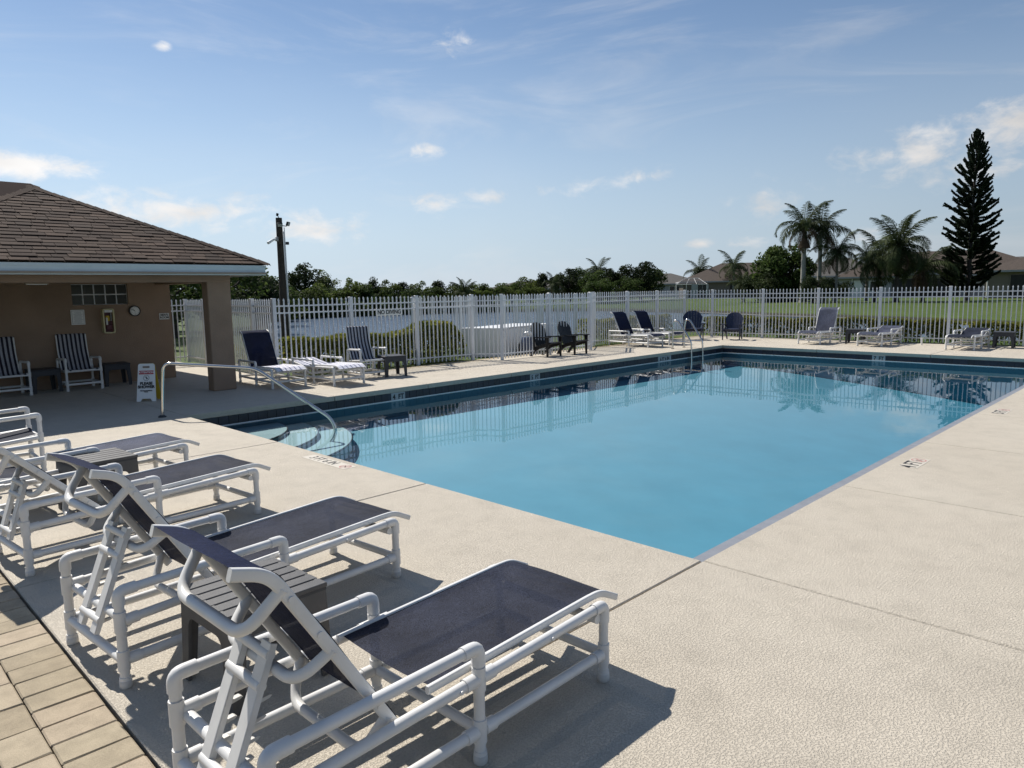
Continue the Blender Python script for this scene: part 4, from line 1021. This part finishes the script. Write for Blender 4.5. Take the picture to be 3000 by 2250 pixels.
b = MB(); b.tube([(0, 0, 0), (0, 0, .03), (0, 0, .15), (0, 0, .17), (0, 0, .33), (0, 0, .35), (0, 0, .47), (0, 0, .50)], [.20, .215, .215, .225, .225, .215, .215, .20], 20); b.build('drum', M['bluebarrel'], brl); MB().tube([(.08, .05, .50), (.08, .05, .525)], .03, 10).build('bung', M['signwhite'], brl)
jug = thing('white_jug', 'small white plastic jug standing on the blue barrel', 'jug', (10.30, 11.20, .46)); b = MB(); b.box((0, 0, .07), (.24, .14, .12), bev=.03); b.build('body', M['fibreglass'], jug); MB().tube([(.06, 0, .13), (.06, 0, .16)], .025, 10).build('cap', M['signgrey'], jug)
# short white pipe stub by the far fence
st = thing('pipe_stub', 'short white pipe stub rising at the far fence foot', 'pipe', (18.35, 3.72, 0)); b = MB(); b.tube([(0, 0, 0), (0, 0, .17)], .024, 12); b.build('pipe', M['pvc'], st); MB().tube([(0, 0, .15), (0, 0, .20)], .03, 12).build('cap', M['pvc'], st)

# ================================================================== PLANTS
def leaf_cloud(b, pts, size, rng, upbias=.3, asp=.55):
    for p in pts:
        n = Vector((rng.gauss(0, 1), rng.gauss(0, 1), rng.gauss(0, 1)+upbias)).normalized(); t = n.orthogonal().normalized(); t = Matrix.Rotation(rng.uniform(0, 6.283), 3, n) @ t; w = n.cross(t)
        s = size*rng.uniform(.6, 1.35); p = Vector(p); k = n*s*.18
        b.add([p-t*s, p-w*s*asp+k, p+t*s, p+w*s*asp+k], [(0, 1, 2, 3)])
def hedge(label, path, h, w, dens, size, seed, holes=0.0, rise=None):
    rng = random.Random(seed); root = thing('hedge', label, 'hedge', (path[0][0], path[0][1], -.07)); b = MB(); st_ = MB(); ox, oy = path[0]; tot = 0
    for (x0, y0), (x1, y1) in zip(path, path[1:]):
        L_ = math.hypot(x1-x0, y1-y0); dx, dy = (x1-x0)/L_, (y1-y0)/L_; pts = []
        for _ in range(int(L_*dens)):
            s = rng.uniform(0, L_); hh = h*(1+.03*math.sin(s*2.1+seed)+.03*math.sin(s*5.3)+(rise(tot+s) if rise else 0)); v = rng.uniform(-1, 1); z = hh*(rng.random()**.55)
            if holes and math.sin(s*3.7+seed)*math.sin(z*7+s) > 1-holes: continue
            if rng.random() < .35: z = hh*rng.uniform(.93, 1.05); 
            elif rng.random() < .6: v = math.copysign(rng.uniform(.75, 1.0), v)
            v *= w/2*(1-.25*(z/hh)**3)
            pts.append((x0+dx*s-dy*v-ox, y0+dy*s+dx*v-oy, z))
        leaf_cloud(b, pts, size, rng)
        for _ in range(int(L_*5)):
            s = rng.uniform(0, L_); v = rng.uniform(-.3, .3)*w; st_.tube([(x0+dx*s-dy*v-ox, y0+dy*s+dx*v-oy, 0), (x0+dx*s+rng.uniform(-.1, .1)-ox, y0+dy*s+rng.uniform(-.1, .1)-oy, h*rng.uniform(.7, 1.15))], [.012, .004], 5)
        tot += L_
    b.build('foliage', M['hedge'], root); st_.build('stems', M['darkbark'], root)['kind'] = 'stuff'; return root
hedge('clipped yellow green hedge behind the no diving fence', [(3.5, 11.85), (5.2, 11.85), (6.9, 11.85)], .80, .75, 2600, .045, 3)
hedge('rounded yellow green hedge mound left of the white tub', [(6.95, 11.85), (8.35, 12.1)], .90, .95, 3400, .046, 5, rise=lambda s: .10*math.sin(min(1, s/1.4)*math.pi)-.35*max(0, (s-1.0)/.4))
hedge('thin straggly hedge behind the upright navy loungers', [(13.4, 11.85), (16.0, 11.95), (18.5, 12.1)], .78, .55, 1500, .044, 8, .18)
hedge('thin straggly hedge beyond the far end fence', [(19.75, 11.2), (19.85, 7.5), (20.04, 3.6)], .68, .6, 1900, .046, 11, .18)
hedge('straggly hedge beyond the far fence at the right edge', [(20.05, 4.0), (20.3, 0.5), (20.4, -2.5)], .64, .6, 1700, .046, 14, .2)
hedge('low creeper growing up the fence beside the pool house', [(3.45, 13.0), (3.55, 15.5)], .55, .3, 260, .035, 17, .3)

def crown_mesh(seed, nclump, nleaf, size, shape='round', mat='leaf'):
    rng = random.Random(seed); b = MB(); cl = []
    for i in range(nclump):
        while True:
            p = Vector((rng.uniform(-1, 1), rng.uniform(-1, 1), rng.uniform(-1, 1)))
            if p.length < 1 and p.length > .25: break
        if shape == 'bush' and p.z < -.2: p.z *= .5
        if shape == 'cone': f = (1-(p.z+1)/2)*.9+.12; p.x *= f; p.y *= f
        cl.append((p*.82, rng.uniform(.20, .38)))
    pts = []
    for i in range(nleaf):
        c, r = cl[rng.randrange(nclump)]; d = Vector((rng.gauss(0, 1), rng.gauss(0, 1), rng.gauss(0, 1)+.35)).normalized(); pts.append(c + d*r*(rng.random()**.35))
    leaf_cloud(b, pts, size, rng, .35); return b.mesh('crown', M[mat])
CR = {'oak': [crown_mesh(21+i, 26, 4200, .050, 'round', 'leafdark') for i in range(3)], 'tree': [crown_mesh(31+i, 24, 4200, .052, 'round', 'leaf') for i in range(3)],
      'bush': [crown_mesh(41+i, 22, 3200, .058, 'bush', 'scrub') for i in range(4)], 'bushdark': [crown_mesh(51+i, 22, 3000, .058, 'bush', 'leaf') for i in range(2)],
      'dense': [crown_mesh(81, 46, 11000, .055, 'round', 'leaf')],
      'wisp': [crown_mesh(61, 16, 1100, .05, 'round', 'scrub')], 'cone': [crown_mesh(71+i, 22, 2600, .055, 'cone', 'leafdark') for i in range(2)]}
trunkm = {}
def tree(name, label, kind, x, y, ztop, width, low=.15, group=None, rot=None):
    z0 = ground_z(x, y); H = ztop-z0; root = thing(name, label, 'tree' if 'tree' in name else 'bush', (x, y, z0), rnd.uniform(0, 6.28), group)
    c = link('crown', rnd.choice(CR[kind]), root); ch = H*(1-low); c.location = (0, 0, H*low+ch/2); c.scale = (width/2/.95, width/2/.95, ch/2/.98)
    b = MB(); r0 = max(.05, width*.035); b.tube([(0, 0, -.1), (.05*width*.3, 0, H*.35), (0, .05, H*.75)], [r0*1.3, r0, r0*.35], 8)
    for q in range(4):
        t = 6.283*q/4+.4; b.tube([(0, 0, H*(.3+.06*q)), (math.cos(t)*width*.18, math.sin(t)*width*.18, H*.6), (math.cos(t)*width*.3, math.sin(t)*width*.3, H*.78)], [r0*.6, r0*.35, r0*.12], 6)
    b.build('trunk', M['darkbark'], root); return root
GS = 'trees and scrub on the far lake shore'
WOOD = [('shade_tree', 'tree', 7.8, 29.8, 3.6, 3.6, .12, 'dense tree seen through the porch opening'), ('shade_tree', 'oak', 5.2, 27.0, 3.1, 3.6, .0, 'dark tree filling the gap left of the porch column'),
        ('shade_tree', 'tree', 11.2, 32.7, 3.75, 4.2, .10, 'leafy tree right of the porch column under the eave'), ('shade_tree', 'oak', 14.4, 36.2, 3.5, 4.0, .08, 'dark tree just left of the timber pole'),
        ('shade_tree', 'tree', 9.5, 36.0, 4.2, 4.0, .08, 'taller leafy tree behind the porch column'),
        ('shade_tree', 'tree', 19.4, 45.0, 3.6, 4.6, .05, 'light green tree directly behind the timber pole'), ('shade_tree', 'tree', 26.6, 61.0, 4.5, 5.4, .15, 'broad light tree at the lake end left of the dark oak'),
        ('shade_tree', 'oak', 32.4, 62.3, 5.1, 5.2, .12, 'tall dark oak standing above the scrub right of the pole'), ('shade_tree', 'wisp', 34.4, 61.6, 4.1, 3.0, .2, 'thin wispy tree right of the dark oak')]
for nm, k, x, y, zt, w, low, lab in WOOD: tree(nm, lab, k, x, y, zt, w, low, GS)
SCRUB = [(24.2, 52.5, 2.38, 3.4), (28.1, 57.2, 2.31, 3.4), (30.2, 58.0, 2.43, 3.6), (32.3, 59.2, 2.75, 3.6), (33.9, 59.6, 2.62, 3.4), (35.2, 58.4, 2.53, 3.2), (36.6, 60.2, 3.3, 2.2), (36.6, 57.4, 2.44, 3.2), (38.8, 60.0, 3.35, 2.4),
         (39.8, 58.9, 2.95, 2.6), (39.6, 56.9, 2.35, 3.2), (41.5, 58.6, 2.85, 2.4), (42.9, 57.7, 2.9, 2.2), (42.2, 55.8, 2.31, 3.2), (44.6, 56.6, 2.95, 2.6), (44.8, 54.9, 2.49, 3.0), (47.0, 55.7, 2.68, 2.8), (47.2, 54.3, 2.47, 3.0), (47.6, 53.2, 2.30, 2.8),
         (48.9, 53.2, 2.6, 2.8), (50.9, 53.9, 2.36, 2.8), (55.8, 56.9, 2.97, 2.8), (60.1, 58.3, 3.41, 3.9), (59.8, 55.7, 3.8, 2.6), (53.4, 54.6, 2.3, 3.2), (57.6, 55.4, 2.35, 3.0)]
ORD = ['first', 'second', 'third', 'fourth', 'fifth', 'sixth', 'seventh', 'eighth']; nt_all = 0
for i, (x, y, zt, w) in enumerate(sorted(SCRUB, key=lambda q: -math.atan2(q[1]-CY, q[0]-CX))):
    tall = w < 2.7 and zt > 2.8; k = 'cone' if tall and i % 3 else ('bush' if i % 3 != 1 else 'bushdark')
    tree('shore_tree' if tall else 'shore_bush', 'shore scrub on the far lake bank above the fence', k, x, y, zt*1.02, w*1.25, .0 if not tall else .12, GS)['label'] = ('%s slender dark tree above the far shore scrub, counted from the pole' % ORD[nt_all] if tall else 'low green scrub bush on the far lake bank')
    nt_all += 1 if tall else 0
ug = MB(); rng = random.Random(99); pts = []
for _ in range(15000):
    a = rng.uniform(45.5, 64.5); r = lerp(FAR, a) + rng.uniform(-.2, 3.0); t = R_(a); zz = -.5 + rng.random()**.7*1.9*(.75+.25*math.sin(a*5)); pts.append((CX+r*math.cos(t), CY+r*math.sin(t), zz))
leaf_cloud(ug, pts, .17, rng); tag(ug.build('shore_undergrowth', M['leaf']), 'dense low undergrowth along the far lake edge', 'undergrowth', kind='stuff')
GM = 'trees on the far lawn'
MID = [('oak', 63.4, 54.5, 4.4, 5.2, .1, 'wide dark oak at the head of the lake'), ('tree', 66.5, 55.2, 4.6, 3.8, .1, 'dark tree right behind the wide lakehead oak'), ('tree', 62.2, 49.8, 4.0, 4.2, .05, 'left tree of the leafy clump beyond the black chairs'), ('oak', 64.8, 49.6, 4.6, 4.5, .08, 'dark tree in the middle of the leafy clump beyond the black chairs'),
       ('oak', 65.1, 47.5, 4.85, 4.8, .1, 'tallest broad tree of the leafy clump left of the houses'), ('oak', 65.6, 45.7, 5.0, 4.6, .1, 'dark tree at the right of the leafy clump left of the houses'), ('tree', 69.6, 46.6, 4.4, 4.0, .05, 'small tree at the clump end beside the first house'),
       ('tree', 59.5, 46.7, 2.92, 3.9, .0, 'low tree in front of the leafy clump, left side'), ('tree', 61.3, 44.3, 2.97, 3.9, .0, 'low tree in front of the leafy clump, right side'),
       ('dense', 61.1, 26.9, 5.45, 6.0, -.15, 'large dense dark green tree left of the tall palm'), ('oak', 57.9, 27.2, 3.3, 3.6, .0, 'dark shrub tree at the left foot of the large dense tree'), ('oak', 55.9, 22.0, 2.7, 3.0, .0, 'dark shrub right behind the tall palm trunk'), ('oak', 62.5, 22.8, 2.5, 3.6, .0, 'dark shrub between the two leftmost lawn palms')]
for k, x, y, zt, w, low, lab in MID: tree('lawn_tree', lab, k, x, y, zt, w, low, GM)

# palms
def frond_mesh(seed, L_=1.0, droop=1.0, mat='frond', n=50, leaf=.24, wid=.0065):
    rng = random.Random(seed); b = MB(); pts = []
    ang = R_(18); p = Vector((0, 0, 0)); step = L_/n
    for i in range(n+1):
        pts.append(p.copy()); ang -= R_(92)*droop/n*(.45+1.1*i/n); p = p + Vector((math.cos(ang), 0, math.sin(ang)))*step
    b.tube(pts, [.016*(1-.8*i/n)*L_ for i in range(n+1)], 5)
    for i in range(3, n+1):
        t = i/n; l = leaf*math.sin(math.pi*min(1, .18+t*.80))**.7*rng.uniform(.85, 1.1); d = (pts[min(i+1, n)]-pts[i-1]).normalized()
        for s in (-1, 1):
            for j in range(2):
                out = (Vector((0, s, 0)) + d*rng.uniform(.35, .7) + Vector((0, 0, rng.uniform(-1.1, .0)))).normalized(); q = pts[i]-d*step*.5*j; e = q + out*l; m_ = q+out*l*.5+Vector((0, 0, .02)); e.z -= l*.25*rng.uniform(.5, 1.5); w = d*wid*L_
                b.add([q-w*.5, m_-w, e, m_+w], [(0, 1, 2, 3)])
    return b.mesh('frond', M[mat])
FRM = [frond_mesh(1, droop=1.35, leaf=.23), frond_mesh(2, droop=1.7, leaf=.23), frond_mesh(3, droop=2.0, leaf=.21), frond_mesh(4, droop=.8, leaf=.22)]
FRD = [frond_mesh(5, droop=1.3, mat='deadfrond', leaf=.16)]
def palm(label, x, y, ztop, tr, fl, nf, trunk='royalbark', dead=2, zc=None, lean=(0, 0), low=-.9, hi=1.15, shaft=False, seed=0):
    rng = random.Random(seed+int(x*7)); z0 = ground_z(x, y); H = (ztop-z0)-fl*.55 if zc is None else zc-z0
    root = thing('palm_tree', label, 'tree', (x, y, z0), rng.uniform(0, 6.28), 'palms on the far lawn'); top = Vector((lean[0], lean[1], H))
    b = MB(); b.tube([(0, 0, -.1), (lean[0]*.2, lean[1]*.2, H*.15), (lean[0]*.5, lean[1]*.5, H*.55), top], [tr*1.5, tr*1.1, tr, tr*.85], 12); b.build('trunk', M[trunk], root)
    if shaft:
        s_ = MB(); s_.tube([top-Vector((0, 0, .2)), top+Vector((0, 0, .55)), top+Vector((0, 0, 1.15))], [tr*.95, tr*.9, tr*.4], 10); s_.build('crownshaft', M['frond'], root)
        sk = MB(); sk.tube([top-Vector((0, 0, .75)), top-Vector((0, 0, .35)), top+Vector((0, 0, .05))], [tr*2.6, tr*1.9, tr*.9], 9); sk.build('dry_skirt', M['deadfrond'], root); top = top+Vector((0, 0, .95))
    for k in range(nf):
        t = k/max(1, nf-1); elv = hi + (low-hi)*t; azm = k*2.4+rng.uniform(-.3, .3); d_ = k >= nf-dead
        me = FRD[0] if d_ else (FRM[3] if elv > .8 else FRM[rng.randrange(3)])
        o = link('frond', me, root, top); o.rotation_euler = (rng.uniform(-.25, .25), -elv, azm); s = fl*rng.uniform(.85, 1.08)*(.8 if d_ else 1); o.scale = (s, s, s)
    return root
palm('tall royal palm with pale trunk and drooping dark fronds', 57.0, 23.3, 9.0, .20, 3.3, 18, zc=5.6, shaft=True, dead=6, low=-.9, hi=1.2)
palm('second royal palm head close behind the tall royal palm', 57.9, 22.3, 9.3, .17, 3.3, 16, zc=6.3, dead=5, low=-1.1, hi=1.2, seed=5)
palm('shorter thin trunked palm right of the tall royal palm', 58.0, 20.9, 6.0, .10, 2.9, 19, zc=4.4, dead=4, low=-1.1)
palm('broad queen palm with arching fronds left of the tall pine', 57.5, 16.1, 6.8, .15, 3.5, 30, zc=4.5, trunk='darkbark', dead=4, low=-1.2, hi=1.35)
palm('queen palm leaning left in the clump by the pine', 58.9, 18.2, 5.0, .11, 3.2, 20, zc=3.6, trunk='darkbark', dead=3, lean=(-.5, .6), low=-1.1)
palm('low queen palm right of the broad one, dry fronds hanging', 60.0, 14.9, 4.5, .12, 3.2, 20, zc=3.0, trunk='darkbark', dead=6, low=-1.2)
palm('small palm behind the broad queen palm', 62.5, 20.0, 5.6, .10, 2.3, 15, zc=4.0, trunk='bark', dead=2)
palm('distant palm above the first house roof', 87.0, 50.4, 5.5, .13, 3.2, 15, zc=3.9, dead=0, low=-.6); palm('distant palm behind the brown house ridge', 84.8, 44.2, 6.0, .13, 3.2, 15, zc=4.4, dead=0, low=-.6)
palm('palm standing over the leafy clump beyond the black chairs', 65.6, 51.8, 5.2, .12, 2.4, 15, zc=3.9, dead=0, low=-.6); palm('small palm at the lakehead between two dark trees', 57.7, 52.0, 3.1, .09, 1.9, 14, zc=2.3, dead=1)
palm('low palm clump at the lake end above the equipment yard', 43.8, 51.6, 2.9, .08, 1.9, 12, zc=1.5, dead=0, low=.3, hi=1.35); palm('bushy fan palm in front of the brown roofed house', 58.9, 29.6, 3.1, .12, 1.9, 22, zc=1.9, dead=2, low=-.8)
palm('bushy palm shrub right of the tall palm trunk', 57.8, 21.8, 2.7, .10, 1.7, 20, zc=1.4, dead=1, low=-.6)

# tall whorled pine
pn = thing('pine_tree', 'very tall narrow whorled pine at the right of the far lawn', 'tree', (62.6, 12.4, .25), 0)
PH = 13.2
MB().tube([(0, 0, -.1), (0, 0, PH*.5), (.05, 0, PH)], [.20, .12, .015], 10).build('trunk', M['darkbark'], pn)
def branch_mesh(seed):
    rng = random.Random(seed); b = MB(); n = 14; pts = [Vector((i/n, 0, -.06*math.sin(math.pi*i/n)+.20*(i/n)**2.6)) for i in range(n+1)]
    b.tube(pts, [.022*(1-.7*i/n) for i in range(n+1)], 5)
    for i in range(4, n+1):
        t = i/n
        for s in range(20 if i > 8 else 9):
            a = rng.uniform(0, 6.283); l = (.08+.10*t)*rng.uniform(.7, 1.2); d = Vector((.55+.5*t, math.sin(a)*.9, abs(math.cos(a))*.8+.25)).normalized(); q = pts[i]; e = q+d*l*1.15; w = d.orthogonal().normalized()*.032
            b.add([q-w, e-w*.6, e+w*.6, q+w], [(0, 1, 2, 3)]); w2 = d.cross(w); b.add([q-w2, e-w2*.6, e+w2*.6, q+w2], [(0, 1, 2, 3)])
    return b.mesh('branch', M['pine'])
BRM = [branch_mesh(i) for i in range(4)]
lev = 44; cnt = 0
for i in range(lev):
    t = i/(lev-1); z = .9 + (PH-1.1)*t**.94; rad = (1.95*(1-t)**.50)*(1-.13*math.sin(i*1.7)*math.sin(i*.37)) + .12
    if t < .05: rad *= .85
    nb_ = 6 if t < .85 else 5
    for k in range(nb_):
        if cnt >= 290: break
        if rnd.random() < .05: continue
        o = link('branch', rnd.choice(BRM), pn, (0, 0, z+rnd.uniform(-.06, .06))); o.rotation_euler = (rnd.uniform(-.2, .2), R_(-4-42*t**3)+rnd.uniform(-.12, .12), 6.283*k/nb_+i*.55+rnd.uniform(-.2, .2)); s = rad*rnd.uniform(.74, 1.12); o.scale = (s, s*.65+.45, s*.62+.62); cnt += 1

# ================================================================== FAR SHORE
sw = thing('seawall', 'low pale seawall cap along the far bank behind the end fence', 'wall')
b = MB(); capb = MB(); prev = None
for k in range(0, 46):
    a = -8 + 39*k/45; t = R_(a); rf_ = lerp(FAR, a)-.15; p = Vector((CX+rf_*math.cos(t), CY+rf_*math.sin(t), 0)); dr = Vector((math.cos(t), math.sin(t), 0))
    if prev is not None:
        p0, d0 = prev
        b.add([p0+Vector((0, 0, -1)), p+Vector((0, 0, -1)), p+Vector((0, 0, -.36)), p0+Vector((0, 0, -.36))], [(0, 1, 2, 3)])
        q = [p0-d0*.06, p-dr*.06, p+dr*.22, p0+d0*.22]; capb.add([v+Vector((0, 0, -.362)) for v in q]+[v+Vector((0, 0, -.315)) for v in q], [(4, 5, 6, 7), (0, 1, 5, 4), (3, 2, 1, 0)])
    prev = (p, dr)
b.build('wall_face', M['concrete'], sw); capb.build('cap', M['concrete'], sw)

def far_house(label, cx, cy, rz, w, d, wh, rh, wallm, roofm, openings, over=.5, hip=True):
    z0 = ground_z(cx, cy)-.05; root = thing('house', label, 'house', (cx, cy, z0), rz, 'houses beyond the lawn')
    MB().box((0, 0, wh/2), (w, d, wh)).build('wall', M[wallm], root)
    hw, hd = w/2+over, d/2+over; rb = MB(); ins = hd if hip else .0; ins = min(ins, hw*.95)
    rb.add([(-hw, -hd, wh), (hw, -hd, wh), (hw, hd, wh), (-hw, hd, wh), (-hw+ins, 0, wh+rh), (hw-ins, 0, wh+rh)], [(0, 1, 5, 4), (2, 3, 4, 5), (1, 2, 5), (3, 0, 4)])
    rb.add([(-hw, -hd, wh-.02), (hw, -hd, wh-.02), (hw, hd, wh-.02), (-hw, hd, wh-.02)], [(3, 2, 1, 0)]); ro = rb.build('roof', M[roofm], root)
    fb = MB(); fb.box((0, -hd, wh-.09), (2*hw, .04, .18)); fb.box((hw, 0, wh-.09), (.04, 2*hd, .17)); fb.box((-hw, 0, wh-.09), (.04, 2*hd, .17)); fb.build('fascia', M['housewall'], ro)
    for (kind, x, z, ww, hh) in openings:
        if kind == 'window':
            o = MB().box((x, -d/2-.02, z), (ww+.16, .06, hh+.16)).build('window', M['signwhite'], root); MB().box((x, -d/2-.055, z), (ww, .02, hh)).build('pane', M['glassdark'], o)
            MB().box((x, -d/2-.07, z), (.05, .02, hh)).build('mullion', M['signwhite'], o)
        elif kind == 'porch':
            o = MB().box((x, -d/2-.02, z), (ww, .06, hh)).build('porch_opening', M['porch'], root)
            k = max(2, int(ww/1.2))
            for q in range(k+1): MB().box((x-ww/2+ww*q/k, -d/2-.07, z), (.07, .05, hh)).build('porch_post', M['housetan'], o)
        elif kind == 'door': MB().box((x, -d/2-.02, z), (ww, .05, hh)).build('door', M['signwhite'], root)
        elif kind == 'pipe': MB().tube([(x, -d/2-.08, .1), (x, -d/2-.08, wh)], .05, 8).build('downpipe', M['signwhite'], root)
        elif kind == 'gable':
            g_ = MB(); g_.prism([(x-ww/2, -d/2-over-.3, wh-.05), (x+ww/2, -d/2-over-.3, wh-.05), (x, -d/2-over-.3, wh+hh)], (0, d/2+over, 0)); go = g_.build('gable', M[roofm], root)
            g2 = MB(); g2.prism([(x-ww/2+.35, -d/2-over-.34, wh), (x+ww/2-.35, -d/2-over-.34, wh), (x, -d/2-over-.34, wh+hh-.22)], (0, .03, 0)); g2.build('gable_face', M['housewall'], go)
    return root
def face(cx, cy): return math.atan2(CY-cy, CX-cx)+math.pi/2      # front (-y side) turned to the pool
far_house('brown hip roofed house behind the screened pool cage', 90.0, 46.5, face(90, 46.5)+.12, 15, 11, 2.3, 2.5, 'housetan', 'roofbrown', [('porch', 2.0, 1.1, 7, 1.9), ('window', -5.0, 1.3, 1.4, 1.1)])
far_house('pale low roofed house left of the screened pool cage', 99.0, 64.5, face(99, 64.5), 13, 10, 2.2, 1.7, 'housewall', 'roofgrey', [('window', 2, 1.2, 1.5, 1.1), ('window', -3, 1.2, 1.5, 1.1)])
far_house('long low house half hidden behind the lakehead trees', 80.5, 73.5, face(80, 73), 18, 9, 1.75, 1.2, 'housetan', 'roofgrey', [('porch', -4, .8, 5, 1.5), ('window', 4.5, 1.0, 1.5, 1.0)])
far_house('grey roofed house behind the tall royal palm', 88.5, 32.0, face(88.5, 32), 11, 9, 2.6, 2.2, 'housewall', 'roofgrey', [('window', -2.5, 1.4, 1.4, 1.1), ('window', 2.5, 1.4, 1.4, 1.1)])
far_house('long white walled house with brown roof behind the queen palms', 87.0, 20.5, face(87, 20.5)+.05, 20, 11, 2.35, 2.7, 'housewall', 'roofbrown', [('porch', -1.6, 1.05, 6.2, 1.9), ('window', -6.2, 1.3, 1.2, 1.0), ('gable', -2.2, 2.35, 4.4, 1.3), ('pipe', -8.6, 0, 0, 0), ('pipe', 1.9, 0, 0, 0), ('door', -8.0, 1.0, .9, 1.9)])
far_house('rust walled house with screened porch at the right picture edge', 77.5, 7.0, face(77.5, 7.0)-.10, 13, 9, 2.55, 1.9, 'housetan', 'roofbrown', [('porch', .3, 1.15, 9.6, 1.9), ('pipe', -6.2, 0, 0, 0)])
far_house('grey shed roofed house showing between pine and right edge house', 97.0, 13.5, face(97, 13.5), 14, 10, 2.6, 1.8, 'housewall', 'roofgrey', [('window', 0, 1.4, 1.4, 1.1)])
# screened pool cage
cg = thing('screen_enclosure', 'white framed screened pool cage beside the brown house', 'enclosure', (80.0, 47.6, ground_z(80, 47.6)), face(80, 47.6))
fr = MB(); cw, cd, ch_, cr = 3.9, 3.4, 1.85, .80
for x in (-cw/2, -cw/6, cw/6, cw/2):
    for y in (-cd/2, cd/2): fr.tube([(x, y, 0), (x, y, ch_)], .035, 6)
for y in (-cd/2, cd/2):
    for z in (.9, ch_): fr.tube([(-cw/2, y, z), (cw/2, y, z)], .03, 6)
for x in (-cw/2, cw/2):
    for z in (.9, ch_): fr.tube([(x, -cd/2, z), (x, cd/2, z)], .03, 6)
for s in (-1, 1):
    for x in (-cw/2, -cw/6, cw/6, cw/2): fr.tube([(x, s*cd/2, ch_), (x*.45, 0, ch_+cr)], .02, 6)
fr.tube([(-cw*.225, 0, ch_+cr), (cw*.225, 0, ch_+cr)], .035, 6); fr.build('frame', M['signwhite'], cg)
sc_ = MB(); sc_.add([(-cw/2, -cd/2, 0), (cw/2, -cd/2, 0), (cw/2, -cd/2, ch_), (-cw/2, -cd/2, ch_)], [(0, 1, 2, 3)]); sc_.add([(-cw/2, -cd/2, ch_), (cw/2, -cd/2, ch_), (cw*.225, 0, ch_+cr), (-cw*.225, 0, ch_+cr)], [(0, 1, 2, 3)]); sc_.build('screen', M['screen'], cg)
MB().box((.4, -cd/2-.03, .95), (.8, .04, 1.85)).build('door', M['signgrey'], cg)
